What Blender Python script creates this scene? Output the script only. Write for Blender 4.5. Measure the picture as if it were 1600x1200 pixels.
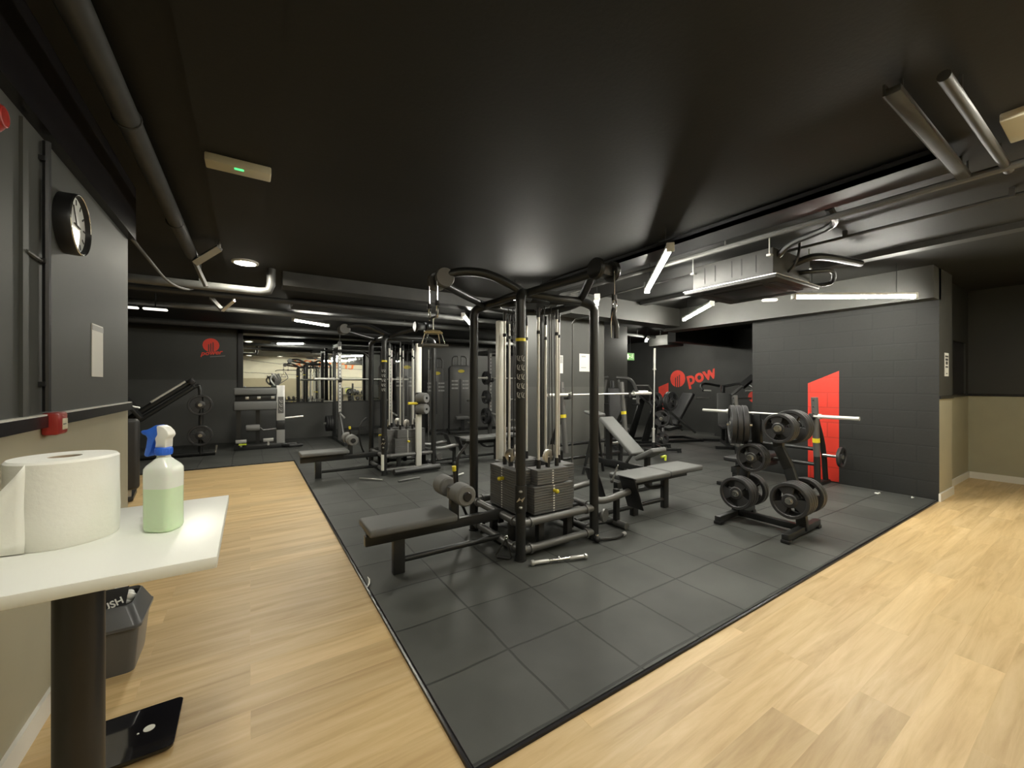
import bpy, bmesh, math, random
from mathutils import Vector, Matrix, Euler
random.seed(7)
PI = math.pi
R = math.radians
C = bpy.context.scene.collection
sc = bpy.context.scene
for o in list(bpy.data.objects):
    bpy.data.objects.remove(o)

# ------------------------------------------------------------------ camera, world, exposure
cam_d = bpy.data.cameras.new('camera')
cam_d.sensor_width = 36.0
cam_d.lens = 632.0 / 1600.0 * 36.0
cam_d.clip_start = 0.02
cam = bpy.data.objects.new('camera', cam_d)
C.objects.link(cam)
cam.location = (0, 0, 1.45)
cam.rotation_euler = (R(90), 0, R(-32.9))
sc.camera = cam
w = bpy.data.worlds.new('world')
sc.world = w
w.use_nodes = True
w.node_tree.nodes['Background'].inputs[0].default_value = (0.9, 0.95, 1.0, 1)
w.node_tree.nodes['Background'].inputs[1].default_value = 0.02
sc.view_settings.view_transform = 'Standard'
sc.view_settings.look = 'None'
sc.view_settings.gamma = 1.0
sc.view_settings.use_curve_mapping = False
sc.view_settings.exposure = 0.0
try:
    sc.cycles.max_bounces = 8
    sc.cycles.sample_clamp_indirect = 6.0
    sc.cycles.use_denoising = True
    sc.cycles.caustics_reflective = False
    sc.cycles.caustics_refractive = False
except Exception:
    pass
TUBE = 230.0        # strength of the tube lights
PANEL = 200.0       # strength of the round ceiling lights

# ------------------------------------------------------------------ materials
def nt(name):
    m = bpy.data.materials.new(name)
    m.use_nodes = True
    t = m.node_tree
    return m, t, t.nodes['Principled BSDF']

def mat(name, col, rough=0.5, metal=0.0, spec=0.5, bump=0.0, bscale=200.0, vary=0.0, vscale=8.0, coat=0.0):
    m, t, b = nt(name)
    b.inputs['Base Color'].default_value = (*col, 1)
    b.inputs['Roughness'].default_value = rough
    b.inputs['Metallic'].default_value = metal
    b.inputs['Specular IOR Level'].default_value = spec
    if coat:
        b.inputs['Coat Weight'].default_value = coat
        b.inputs['Coat Roughness'].default_value = 0.1
    tc = t.nodes.new('ShaderNodeTexCoord')
    if vary:
        n = t.nodes.new('ShaderNodeTexNoise')
        n.inputs['Scale'].default_value = vscale
        n.inputs['Detail'].default_value = 5
        t.links.new(tc.outputs['Object'], n.inputs['Vector'])
        r = t.nodes.new('ShaderNodeValToRGB')
        r.color_ramp.elements[0].position = 0.3
        r.color_ramp.elements[1].position = 0.7
        r.color_ramp.elements[0].color = (*[max(0, c * (1 - vary)) for c in col], 1)
        r.color_ramp.elements[1].color = (*[min(1, c * (1 + vary)) for c in col], 1)
        t.links.new(n.outputs['Fac'], r.inputs['Fac'])
        t.links.new(r.outputs['Color'], b.inputs['Base Color'])
    if bump:
        n2 = t.nodes.new('ShaderNodeTexNoise')
        n2.inputs['Scale'].default_value = bscale
        n2.inputs['Detail'].default_value = 3
        t.links.new(tc.outputs['Object'], n2.inputs['Vector'])
        bp = t.nodes.new('ShaderNodeBump')
        bp.inputs['Strength'].default_value = bump
        bp.inputs['Distance'].default_value = 0.004
        t.links.new(n2.outputs['Fac'], bp.inputs['Height'])
        t.links.new(bp.outputs['Normal'], b.inputs['Normal'])
    return m

def emit(name, col, strength):
    m, t, b = nt(name)
    b.inputs['Base Color'].default_value = (*col, 1)
    b.inputs['Emission Color'].default_value = (*col, 1)
    b.inputs['Emission Strength'].default_value = strength
    return m

def brick_mat(name, col, bw, bh, rough=0.75, axis='x', mortar=0.012, bump=0.6, dark=0.75, split=None):
    """painted block wall: joints as bump; split=(z, lower colour) paints a lower band"""
    m, t, b = nt(name)
    tc = t.nodes.new('ShaderNodeTexCoord')
    sep = t.nodes.new('ShaderNodeSeparateXYZ')
    t.links.new(tc.outputs['Object'], sep.inputs[0])
    comb = t.nodes.new('ShaderNodeCombineXYZ')
    t.links.new(sep.outputs['X' if axis == 'x' else 'Y'], comb.inputs[0])
    t.links.new(sep.outputs['Z'], comb.inputs[1])
    br = t.nodes.new('ShaderNodeTexBrick')
    br.inputs['Color1'].default_value = (1, 1, 1, 1)
    br.inputs['Color2'].default_value = (0.9, 0.9, 0.9, 1)
    br.inputs['Mortar'].default_value = (dark, dark, dark, 1)
    br.inputs['Scale'].default_value = 1.0
    br.inputs['Mortar Size'].default_value = mortar
    br.inputs['Mortar Smooth'].default_value = 0.6
    br.inputs['Brick Width'].default_value = bw
    br.inputs['Row Height'].default_value = bh
    t.links.new(comb.outputs[0], br.inputs['Vector'])
    mx = t.nodes.new('ShaderNodeMix')
    mx.data_type = 'RGBA'
    mx.blend_type = 'MULTIPLY'
    mx.inputs[0].default_value = 1.0
    mx.inputs[6].default_value = (*col, 1)
    t.links.new(br.outputs['Color'], mx.inputs[7])
    t.links.new(mx.outputs[2], b.inputs['Base Color'])
    n = t.nodes.new('ShaderNodeTexNoise')
    n.inputs['Scale'].default_value = 30
    t.links.new(tc.outputs['Object'], n.inputs['Vector'])
    ad = t.nodes.new('ShaderNodeMath')
    ad.operation = 'MULTIPLY_ADD'
    ad.inputs[1].default_value = 0.25
    t.links.new(n.outputs['Fac'], ad.inputs[0])
    t.links.new(br.outputs['Color'], ad.inputs[2])
    bp = t.nodes.new('ShaderNodeBump')
    bp.inputs['Strength'].default_value = bump
    bp.inputs['Distance'].default_value = 0.006
    t.links.new(ad.outputs[0], bp.inputs['Height'])
    t.links.new(bp.outputs['Normal'], b.inputs['Normal'])
    b.inputs['Roughness'].default_value = rough
    return m

def two_tone(name, low, high, zsplit, rough=0.6):
    m, t, b = nt(name)
    tc = t.nodes.new('ShaderNodeTexCoord')
    sep = t.nodes.new('ShaderNodeSeparateXYZ')
    t.links.new(tc.outputs['Object'], sep.inputs[0])
    gt = t.nodes.new('ShaderNodeMath')
    gt.operation = 'GREATER_THAN'
    gt.inputs[1].default_value = zsplit
    t.links.new(sep.outputs['Z'], gt.inputs[0])
    n = t.nodes.new('ShaderNodeTexNoise')
    n.inputs['Scale'].default_value = 3.0
    n.inputs['Detail'].default_value = 6
    t.links.new(tc.outputs['Object'], n.inputs['Vector'])
    mx = t.nodes.new('ShaderNodeMix')
    mx.data_type = 'RGBA'
    t.links.new(gt.outputs[0], mx.inputs[0])
    mx.inputs[6].default_value = (*low, 1)
    mx.inputs[7].default_value = (*high, 1)
    hs = t.nodes.new('ShaderNodeHueSaturation')
    mr = t.nodes.new('ShaderNodeMapRange')
    mr.inputs['To Min'].default_value = 0.88
    mr.inputs['To Max'].default_value = 1.1
    t.links.new(n.outputs['Fac'], mr.inputs['Value'])
    t.links.new(mr.outputs[0], hs.inputs['Value'])
    t.links.new(mx.outputs[2], hs.inputs['Color'])
    t.links.new(hs.outputs[0], b.inputs['Base Color'])
    b.inputs['Roughness'].default_value = rough
    return m

def wood_floor_mat():
    m, t, b = nt('wood_laminate')
    tc = t.nodes.new('ShaderNodeTexCoord')
    br = t.nodes.new('ShaderNodeTexBrick')
    br.offset = 0.37
    br.inputs['Color1'].default_value = (0.0, 0.0, 0.0, 1)
    br.inputs['Color2'].default_value = (1, 1, 1, 1)
    br.inputs['Mortar'].default_value = (0.5, 0.5, 0.5, 1)
    br.inputs['Scale'].default_value = 1.0
    br.inputs['Mortar Size'].default_value = 0.0012
    br.inputs['Brick Width'].default_value = 1.22
    br.inputs['Row Height'].default_value = 0.18
    t.links.new(tc.outputs['Object'], br.inputs['Vector'])
    mp = t.nodes.new('ShaderNodeMapping')
    mp.inputs['Scale'].default_value = (1.3, 16.0, 1.0)
    t.links.new(tc.outputs['Object'], mp.inputs['Vector'])
    # each plank shifts the grain
    add = t.nodes.new('ShaderNodeVectorMath')
    add.operation = 'MULTIPLY_ADD'
    add.inputs[1].default_value = (13.0, 29.0, 7.0)
    t.links.new(br.outputs['Color'], add.inputs[0])
    t.links.new(mp.outputs[0], add.inputs[2])
    g = t.nodes.new('ShaderNodeTexNoise')
    g.inputs['Scale'].default_value = 1.0
    g.inputs['Detail'].default_value = 7
    g.inputs['Roughness'].default_value = 0.62
    g.inputs['Distortion'].default_value = 0.5
    t.links.new(add.outputs[0], g.inputs['Vector'])
    rp = t.nodes.new('ShaderNodeValToRGB')
    e = rp.color_ramp.elements
    e[0].position = 0.28
    e[0].color = (0.43, 0.285, 0.125, 1)
    e[1].position = 0.72
    e[1].color = (0.68, 0.51, 0.28, 1)
    mid = rp.color_ramp.elements.new(0.5)
    mid.color = (0.58, 0.415, 0.205, 1)
    t.links.new(g.outputs['Fac'], rp.inputs['Fac'])
    hs = t.nodes.new('ShaderNodeHueSaturation')
    mr = t.nodes.new('ShaderNodeMapRange')
    mr.inputs['To Min'].default_value = 0.88
    mr.inputs['To Max'].default_value = 1.1
    t.links.new(br.outputs['Color'], mr.inputs['Value'])
    t.links.new(mr.outputs[0], hs.inputs['Value'])
    t.links.new(rp.outputs['Color'], hs.inputs['Color'])
    t.links.new(hs.outputs[0], b.inputs['Base Color'])
    b.inputs['Roughness'].default_value = 0.42
    b.inputs['Specular IOR Level'].default_value = 0.4
    bp = t.nodes.new('ShaderNodeBump')
    bp.inputs['Strength'].default_value = 0.12
    bp.inputs['Distance'].default_value = 0.003
    t.links.new(g.outputs['Fac'], bp.inputs['Height'])
    t.links.new(bp.outputs['Normal'], b.inputs['Normal'])
    return m

def rubber_floor_mat():
    m, t, b = nt('rubber_tiles')
    tc = t.nodes.new('ShaderNodeTexCoord')
    mp = t.nodes.new('ShaderNodeMapping')
    mp.inputs['Location'].default_value = (-0.72, -1.40, 0)
    t.links.new(tc.outputs['Object'], mp.inputs['Vector'])
    # slightly wavy joints
    wn = t.nodes.new('ShaderNodeTexNoise')
    wn.inputs['Scale'].default_value = 1.6
    t.links.new(tc.outputs['Object'], wn.inputs['Vector'])
    wv = t.nodes.new('ShaderNodeVectorMath')
    wv.operation = 'MULTIPLY_ADD'
    wv.inputs[1].default_value = (0.05, 0.05, 0)
    t.links.new(wn.outputs['Color'], wv.inputs[0])
    t.links.new(mp.outputs[0], wv.inputs[2])
    br = t.nodes.new('ShaderNodeTexBrick')
    br.offset = 0.0
    br.inputs['Color1'].default_value = (0.85, 0.85, 0.85, 1)
    br.inputs['Color2'].default_value = (1.1, 1.1, 1.1, 1)
    br.inputs['Mortar'].default_value = (0.35, 0.35, 0.35, 1)
    br.inputs['Scale'].default_value = 1.0
    br.inputs['Mortar Size'].default_value = 0.008
    br.inputs['Mortar Smooth'].default_value = 0.4
    br.inputs['Brick Width'].default_value = 0.49
    br.inputs['Row Height'].default_value = 0.49
    t.links.new(wv.outputs[0], br.inputs['Vector'])
    n = t.nodes.new('ShaderNodeTexNoise')
    n.inputs['Scale'].default_value = 1.7
    n.inputs['Detail'].default_value = 6
    t.links.new(tc.outputs['Object'], n.inputs['Vector'])
    rp = t.nodes.new('ShaderNodeValToRGB')
    rp.color_ramp.elements[0].position = 0.3
    rp.color_ramp.elements[0].color = (0.048, 0.050, 0.046, 1)
    rp.color_ramp.elements[1].position = 0.75
    rp.color_ramp.elements[1].color = (0.086, 0.089, 0.082, 1)
    t.links.new(n.outputs['Fac'], rp.inputs['Fac'])
    mx = t.nodes.new('ShaderNodeMix')
    mx.data_type = 'RGBA'
    mx.blend_type = 'MULTIPLY'
    mx.inputs[0].default_value = 1.0
    t.links.new(rp.outputs['Color'], mx.inputs[6])
    t.links.new(br.outputs['Color'], mx.inputs[7])
    t.links.new(mx.outputs[2], b.inputs['Base Color'])
    b.inputs['Roughness'].default_value = 0.55
    b.inputs['Specular IOR Level'].default_value = 0.35
    n3 = t.nodes.new('ShaderNodeTexNoise')
    n3.inputs['Scale'].default_value = 260
    t.links.new(tc.outputs['Object'], n3.inputs['Vector'])
    ad = t.nodes.new('ShaderNodeMath')
    ad.operation = 'MULTIPLY_ADD'
    ad.inputs[1].default_value = 0.15
    t.links.new(n3.outputs['Fac'], ad.inputs[0])
    t.links.new(br.outputs['Color'], ad.inputs[2])
    bp = t.nodes.new('ShaderNodeBump')
    bp.inputs['Strength'].default_value = 0.6
    bp.inputs['Distance'].default_value = 0.006
    t.links.new(ad.outputs[0], bp.inputs['Height'])
    t.links.new(bp.outputs['Normal'], b.inputs['Normal'])
    return m

def liquid_bottle_mat(zfill):
    """milky bottle wall: greenish where the liquid stands behind it"""
    m = two_tone('bottle_plastic', (0.66, 0.82, 0.57), (0.80, 0.84, 0.78), zfill, 0.25)
    b = m.node_tree.nodes['Principled BSDF']
    b.inputs['Subsurface Weight'].default_value = 0.25
    b.inputs['Subsurface Radius'].default_value = (0.02, 0.03, 0.02)
    return m

M = {}
M['wood'] = wood_floor_mat()
M['rubber'] = rubber_floor_mat()
M['wall_black'] = mat('black_wall_paint', (0.036, 0.037, 0.034), 0.6, vary=0.15, vscale=2, bump=0.15, bscale=60)
M['wall_block'] = brick_mat('black_block_wall', (0.0135, 0.014, 0.013), 0.44, 0.22, axis='y', dark=0.74, bump=0.6)
M['wall_block_x'] = brick_mat('dark_block_wall', (0.042, 0.043, 0.040), 0.44, 0.22, axis='x')
M['wall_left'] = two_tone('two_tone_wall', (0.37, 0.345, 0.25), (0.052, 0.054, 0.048), 1.28)
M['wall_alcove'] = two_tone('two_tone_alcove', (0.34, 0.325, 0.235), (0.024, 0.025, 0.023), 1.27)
M['wall_corner'] = two_tone('two_tone_corner', (0.40, 0.375, 0.275), (0.05, 0.05, 0.045), 1.27)
M['wall_back'] = two_tone('two_tone_back', (0.075, 0.076, 0.072), (0.052, 0.053, 0.048), 1.55)
M['wall_cream'] = two_tone('cream_wall', (0.52, 0.47, 0.33), (0.82, 0.78, 0.62), 1.75)
M['pillar'] = two_tone('pillar_paint', (0.085, 0.086, 0.078), (0.062, 0.063, 0.057), 1.40)
M['ceiling'] = mat('ceiling_paint', (0.023, 0.023, 0.0215), 0.60, spec=0.2, vary=0.12, vscale=1.2, bump=0.2, bscale=40)
M['beam'] = mat('beam_paint', (0.055, 0.055, 0.050), 0.6, vary=0.1, vscale=2)
M['duct'] = mat('duct_paint', (0.036, 0.036, 0.034), 0.55, vary=0.2, vscale=6)
M['pipe'] = mat('grey_pipe', (0.085, 0.085, 0.082), 0.42, vary=0.2, vscale=6)
M['white_trim'] = mat('white_trim', (0.72, 0.71, 0.66), 0.45)
M['rail'] = mat('black_rail', (0.012, 0.011, 0.013), 0.25)
M['mirror'] = mat('mirror_glass', (0.86, 0.88, 0.86), 0.015, 1.0)
M['frame'] = mat('charcoal_powder_coat', (0.030, 0.031, 0.031), 0.34, 0.35, bump=0.05, bscale=300)
M['frame_grey'] = mat('grey_powder_coat', (0.13, 0.13, 0.126), 0.4, 0.4)
M['silver'] = mat('silver_paint', (0.55, 0.55, 0.53), 0.35, 0.5)
M['chrome'] = mat('chrome', (0.80, 0.79, 0.76), 0.16, 1.0)
M['rod'] = mat('guide_rod_steel', (0.86, 0.85, 0.80), 0.38, 0.55)
M['white_column'] = mat('white_aluminium', (0.78, 0.77, 0.70), 0.45, 0.2)
M['steel'] = mat('brushed_steel', (0.62, 0.61, 0.58), 0.32, 1.0, bump=0.05, bscale=400)
M['pad'] = mat('grey_upholstery', (0.125, 0.127, 0.123), 0.55, bump=0.25, bscale=500)
M['pad_black'] = mat('black_upholstery', (0.022, 0.022, 0.023), 0.5, bump=0.2, bscale=400)
M['foam'] = mat('grey_foam_roller', (0.17, 0.17, 0.165), 0.6, bump=0.2, bscale=300)
M['stack'] = mat('stack_iron', (0.14, 0.14, 0.138), 0.5, 0.2)
M['black'] = mat('black_plastic', (0.014, 0.014, 0.015), 0.4)
M['black_gloss'] = mat('black_glass', (0.008, 0.008, 0.011), 0.04, spec=0.6, coat=0.5)
M['plate_rubber'] = mat('black_rubber_plate', (0.030, 0.030, 0.031), 0.45, bump=0.1, bscale=200)
M['yellow'] = mat('yellow_plastic', (0.80, 0.66, 0.04), 0.4)
M['lime'] = mat('lime_plastic', (0.62, 0.74, 0.06), 0.4)
M['red'] = mat('red_wall_paint', (0.80, 0.065, 0.040), 0.5, vary=0.08, vscale=3)
M['red_block'] = brick_mat('red_block_paint', (0.66, 0.040, 0.022), 0.44, 0.22, axis='y', rough=0.5, dark=0.72)
M['red_plastic'] = mat('red_plastic', (0.32, 0.025, 0.02), 0.3)
M['orange'] = mat('orange_paint', (0.85, 0.22, 0.04), 0.5)
M['paper'] = mat('white_paper', (0.84, 0.84, 0.80), 0.8)
M['roll_paper'] = mat('roll_paper', (0.86, 0.86, 0.80), 0.9, bump=0.15, bscale=90)
M['cardboard'] = mat('cardboard', (0.34, 0.27, 0.19), 0.8)
M['table_white'] = mat('white_laminate', (0.80, 0.81, 0.76), 0.35)
M['ink'] = mat('dark_print', (0.05, 0.05, 0.05), 0.6)
M['ink_grey'] = mat('grey_print', (0.45, 0.45, 0.44), 0.6)
M['bin'] = mat('grey_bin_plastic', (0.085, 0.088, 0.093), 0.3)
M['blue'] = mat('blue_plastic', (0.03, 0.14, 0.68), 0.35)
M['white_plastic'] = mat('white_plastic', (0.80, 0.80, 0.76), 0.35)
M['bottle'] = liquid_bottle_mat(0.118)
M['ivory'] = mat('ivory_plastic', (0.60, 0.56, 0.42), 0.5)
M['brass_plate'] = mat('tan_plate', (0.62, 0.52, 0.30), 0.35, 0.3)
M['white_text'] = mat('white_print', (0.6, 0.6, 0.58), 0.5)
M['tube_light'] = emit('lit_tube', (1.0, 0.97, 0.86), TUBE)
M['soft_tube'] = emit('soft_lit_tube', (1.0, 0.97, 0.86), TUBE * 0.6)
M['aisle_light'] = emit('lit_aisle_panel', (1.0, 0.95, 0.80), PANEL * 2.0)
M['panel_light'] = emit('lit_panel', (1.0, 0.96, 0.84), PANEL)
M['dim_light'] = emit('dim_panel', (1.0, 0.96, 0.86), 1.6)
M['green_led'] = emit('green_led', (0.10, 1.0, 0.30), 1.2)
M['exit_green'] = emit('exit_sign_face', (0.16, 0.34, 0.12), 0.5)
M['exit_white'] = emit('exit_sign_white', (0.7, 0.8, 0.55), 0.5)
M['dial'] = mat('clock_dial', (0.80, 0.82, 0.80), 0.3)

# ------------------------------------------------------------------ mesh builder
def rotz(a):
    return Matrix.Rotation(a, 4, 'Z')

def align(d):
    """rotation taking +Z to direction d"""
    return Vector(d).normalized().to_track_quat('Z', 'Y').to_matrix().to_4x4()

class MB:
    def __init__(s):
        s.bm = bmesh.new()
        s.X = Matrix.Identity(4)
    def _merge(s, b, m=None):
        if m is not None:
            bmesh.ops.transform(b, matrix=m, verts=b.verts)
        bmesh.ops.transform(b, matrix=s.X, verts=b.verts)
        me = bpy.data.meshes.new('t')
        b.to_mesh(me)
        b.free()
        s.bm.from_mesh(me)
        bpy.data.meshes.remove(me)
        return s
    def box(s, c, size, rot=None, bev=0.0, seg=2):
        b = bmesh.new()
        bmesh.ops.create_cube(b, size=1.0)
        bmesh.ops.scale(b, vec=size, verts=b.verts)
        if bev:
            bmesh.ops.bevel(b, geom=list(b.edges), offset=bev, segments=seg, affect='EDGES', profile=0.5)
        m = Matrix.Translation(c)
        if rot is not None:
            m = m @ (Euler(rot).to_matrix().to_4x4() if not isinstance(rot, Matrix) else rot)
        return s._merge(b, m)
    def bb(s, x0, x1, y0, y1, z0, z1, bev=0.0):
        return s.box(((x0 + x1) / 2, (y0 + y1) / 2, (z0 + z1) / 2), (abs(x1 - x0), abs(y1 - y0), abs(z1 - z0)), bev=bev)
    def tube(s, pts, r, n=12, smooth=0, cap=True):
        pts = [Vector(p) for p in pts]
        if smooth and len(pts) > 2:
            out = []
            q = [2 * pts[0] - pts[1]] + pts + [2 * pts[-1] - pts[-2]]
            for i in range(1, len(q) - 2):
                for k in range(smooth):
                    u = k / smooth
                    a, b_, c, d = q[i - 1], q[i], q[i + 1], q[i + 2]
                    out.append(0.5 * ((2 * b_) + (c - a) * u + (2 * a - 5 * b_ + 4 * c - d) * u * u + (3 * b_ - a - 3 * c + d) * u ** 3))
            out.append(pts[-1])
            pts = out
        rr = r if isinstance(r, (list, tuple)) else [r] * len(pts)
        b = bmesh.new()
        rings = []
        t0 = (pts[1] - pts[0]).normalized()
        up = Vector((0, 0, 1)) if abs(t0.z) < 0.9 else Vector((1, 0, 0))
        nrm = (up - t0 * up.dot(t0)).normalized()
        for i, p in enumerate(pts):
            if i == 0:
                t = t0
            elif i == len(pts) - 1:
                t = (pts[i] - pts[i - 1]).normalized()
            else:
                t = ((pts[i + 1] - p).normalized() + (p - pts[i - 1]).normalized())
                t = t.normalized() if t.length > 1e-6 else t0
            nrm = nrm - t * nrm.dot(t)
            nrm = nrm.normalized() if nrm.length > 1e-6 else Vector((1, 0, 0))
            bn = t.cross(nrm)
            rings.append([b.verts.new(p + (nrm * math.cos(2 * PI * k / n) + bn * math.sin(2 * PI * k / n)) * rr[i]) for k in range(n)])
        for a, c in zip(rings, rings[1:]):
            for k in range(n):
                b.faces.new((a[k], a[(k + 1) % n], c[(k + 1) % n], c[k]))
        if cap:
            b.faces.new(list(reversed(rings[0])))
            b.faces.new(rings[-1])
        return s._merge(b)
    def cyl(s, p0, p1, r, n=16):
        return s.tube([p0, p1], r, n)
    def lathe(s, prof, c=(0, 0, 0), d=(0, 0, 1), n=28):
        b = bmesh.new()
        rings = []
        for r, z in prof:
            if r < 1e-5:
                rings.append([b.verts.new((0, 0, z))])
            else:
                rings.append([b.verts.new((r * math.cos(2 * PI * k / n), r * math.sin(2 * PI * k / n), z)) for k in range(n)])
        for a, c2 in zip(rings, rings[1:]):
            if len(a) == 1 and len(c2) == 1:
                continue
            for k in range(n):
                k2 = (k + 1) % n
                if len(a) == 1:
                    b.faces.new((a[0], c2[k2], c2[k]))
                elif len(c2) == 1:
                    b.faces.new((a[k], a[k2], c2[0]))
                else:
                    b.faces.new((a[k], a[k2], c2[k2], c2[k]))
        bmesh.ops.recalc_face_normals(b, faces=b.faces)
        return s._merge(b, Matrix.Translation(c) @ align(d))
    def prism(s, poly, h, m=None, bev=0.0):
        """poly in local XY, extruded 0..h along local Z"""
        b = bmesh.new()
        v0 = [b.verts.new((x, y, 0)) for x, y in poly]
        v1 = [b.verts.new((x, y, h)) for x, y in poly]
        n = len(poly)
        b.faces.new(list(reversed(v0)))
        b.faces.new(v1)
        for k in range(n):
            b.faces.new((v0[k], v0[(k + 1) % n], v1[(k + 1) % n], v1[k]))
        bmesh.ops.recalc_face_normals(b, faces=b.faces)
        if bev:
            bmesh.ops.bevel(b, geom=list(b.edges), offset=bev, segments=2, affect='EDGES', profile=0.5)
        return s._merge(b, m)
    def ball(s, c, r, sc_=(1, 1, 1)):
        b = bmesh.new()
        bmesh.ops.create_uvsphere(b, u_segments=16, v_segments=10, radius=r)
        bmesh.ops.scale(b, vec=sc_, verts=b.verts)
        return s._merge(b, Matrix.Translation(c))
    def torus(s, c, R_, r, d=(0, 0, 1), n=24, a0=0, a1=2 * PI):
        m = Matrix.Translation(c) @ align(d)
        full = abs(a1 - a0 - 2 * PI) < 1e-6
        k = n + 1
        pts = [m @ Vector((R_ * math.cos(a0 + (a1 - a0) * i / n), R_ * math.sin(a0 + (a1 - a0) * i / n), 0)) for i in range(k)]
        return s.tube(pts, r, 8, cap=not full)
    def mesh(s, name, m, angle=35):
        me = bpy.data.meshes.new(name)
        s.bm.to_mesh(me)
        s.bm.free()
        for p in me.polygons:
            p.use_smooth = True
        try:
            me.set_sharp_from_angle(angle=R(angle))
        except Exception:
            pass
        me.materials.append(m)
        return me
    def build(s, name, m, parent=None, loc=None, rot=None):
        o = bpy.data.objects.new(name, s.mesh(name, m))
        C.objects.link(o)
        if parent is not None:
            o.parent = parent
        if loc is not None:
            o.location = loc
        if rot is not None:
            o.rotation_euler = rot
        return o

def tag(o, label, cat, group=None):
    o['label'] = label
    o['category'] = cat
    if group:
        o['group'] = group
    return o

def thing(name, label, cat, loc=(0, 0, 0), rz=0.0, group=None):
    o = bpy.data.objects.new(name, None)
    o.empty_display_size = 0.1
    C.objects.link(o)
    o.location = loc
    o.rotation_euler = (0, 0, rz)
    return tag(o, label, cat, group)

def struct(name, mb, m, label=None):
    o = mb.build(name, m)
    o['kind'] = 'structure'
    if label:
        o['label'] = label
    return o

def dup(root, label=None, group=None, loc=None, rot=None):
    r = root.copy()
    C.objects.link(r)
    if loc is not None:
        r.location = loc
    if rot is not None:
        r.rotation_euler = rot
    if label:
        r['label'] = label
    if group:
        r['group'] = group
    for ch in list(root.children):
        c = ch.copy()
        C.objects.link(c)
        c.parent = r
        for g in list(ch.children):
            d = g.copy()
            C.objects.link(d)
            d.parent = c
    return r

def text(name, body, size, m, parent=None, loc=(0, 0, 0), rot=(0, 0, 0), extrude=0.002, shear=0.0, bold=0.0, xs=1.0, align_x='LEFT'):
    cu = bpy.data.curves.new(name, 'FONT')
    cu.body = body
    cu.size = size
    cu.extrude = extrude
    cu.shear = shear
    cu.offset = bold
    cu.align_x = align_x
    cu.resolution_u = 3
    t = bpy.data.objects.new(name, cu)
    C.objects.link(t)
    bpy.context.view_layer.update()
    dg = bpy.context.evaluated_depsgraph_get()
    me = bpy.data.meshes.new_from_object(t.evaluated_get(dg))
    bpy.data.objects.remove(t)
    bpy.data.curves.remove(cu)
    if xs != 1.0:
        me.transform(Matrix.Diagonal((xs, 1, 1, 1)))
    me.materials.clear()
    me.materials.append(m)
    o = bpy.data.objects.new(name, me)
    C.objects.link(o)
    o.location = loc
    o.rotation_euler = rot
    if parent is not None:
        o.parent = parent
    return o

# wall frames: local x = along the wall to a viewer's right, y = up, z = out of the wall
def south_face(x, y, z):      # wall seen looking north
    return Matrix.Translation((x, y, z)) @ Matrix.Rotation(R(90), 4, 'X')
def west_face(x, y, z):       # wall seen looking east
    return Matrix.Translation((x, y, z)) @ Matrix.Rotation(R(-90), 4, 'Z') @ Matrix.Rotation(R(90), 4, 'X')
def north_face(x, y, z):      # wall seen looking south
    return Matrix.Translation((x, y, z)) @ Matrix.Rotation(R(180), 4, 'Z') @ Matrix.Rotation(R(90), 4, 'X')
def east_face(x, y, z):       # wall seen looking west
    return Matrix.Translation((x, y, z)) @ Matrix.Rotation(R(90), 4, 'Z') @ Matrix.Rotation(R(90), 4, 'X')

# ------------------------------------------------------------------ the room
ZC = 2.9
WF = -0.014
struct('floor', MB().bb(-4.2, 11.9, -0.6, 12.5, -0.12, WF), M['wood'], 'pale oak laminate floor of wide planks')
poly = [(0.71, 1.36), (7.24, 1.36), (7.24, 3.5), (11.7, 3.5), (11.7, 12.3), (-4.1, 12.3), (-4.1, 8.72), (0.71, 8.72)]
struct('floor', MB().prism(poly, -WF + 0.0, Matrix.Translation((0, 0, WF)), bev=0.0), M['rubber'], 'dark grey rubber tile gym flooring')
edge = MB()
for p, q in (((0.70, 8.72), (0.70, 1.352)), ((0.70, 1.352), (7.24, 1.352)), ((-4.1, 8.71), (0.71, 8.71))):
    edge.tube([(p[0], p[1], WF + 0.002), (q[0], q[1], WF + 0.002)], 0.012, 8)
struct('trim_1', edge, M['rail'], 'black edge of the rubber flooring')
struct('ceiling', MB().bb(-4.2, 11.9, -0.6, 12.5, ZC, ZC + 0.2), M['ceiling'], 'black painted ceiling')
struct('wall_left', MB().bb(-0.96, -0.76, -0.6, 4.05, WF, ZC), M['wall_left'], 'dark grey wall over a beige lower half')
struct('wall_left', MB().bb(-4.2, -0.96, 3.85, 4.05, WF, ZC), M['wall_black'])
struct('wall_west', MB().bb(-4.2, -4.0, 4.05, 12.3, WF, ZC), M['wall_black'])
struct('wall_back', MB().bb(-4.2, 11.9, 12.2, 12.4, WF, ZC), M['wall_back'], 'charcoal back wall')
struct('wall_front', MB().bb(-0.76, 9.65, -0.6, -0.4, WF, ZC), M['wall_cream'], 'cream wall over a beige lower half')
struct('wall_right', MB().bb(7.2, 11.9, 1.47, 3.57, WF, ZC), M['wall_block'], 'black painted block wall')
corner = MB().bb(7.2, 7.85, 1.34, 1.47, WF, ZC)
struct('wall_corner', corner, M['wall_corner'])
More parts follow.
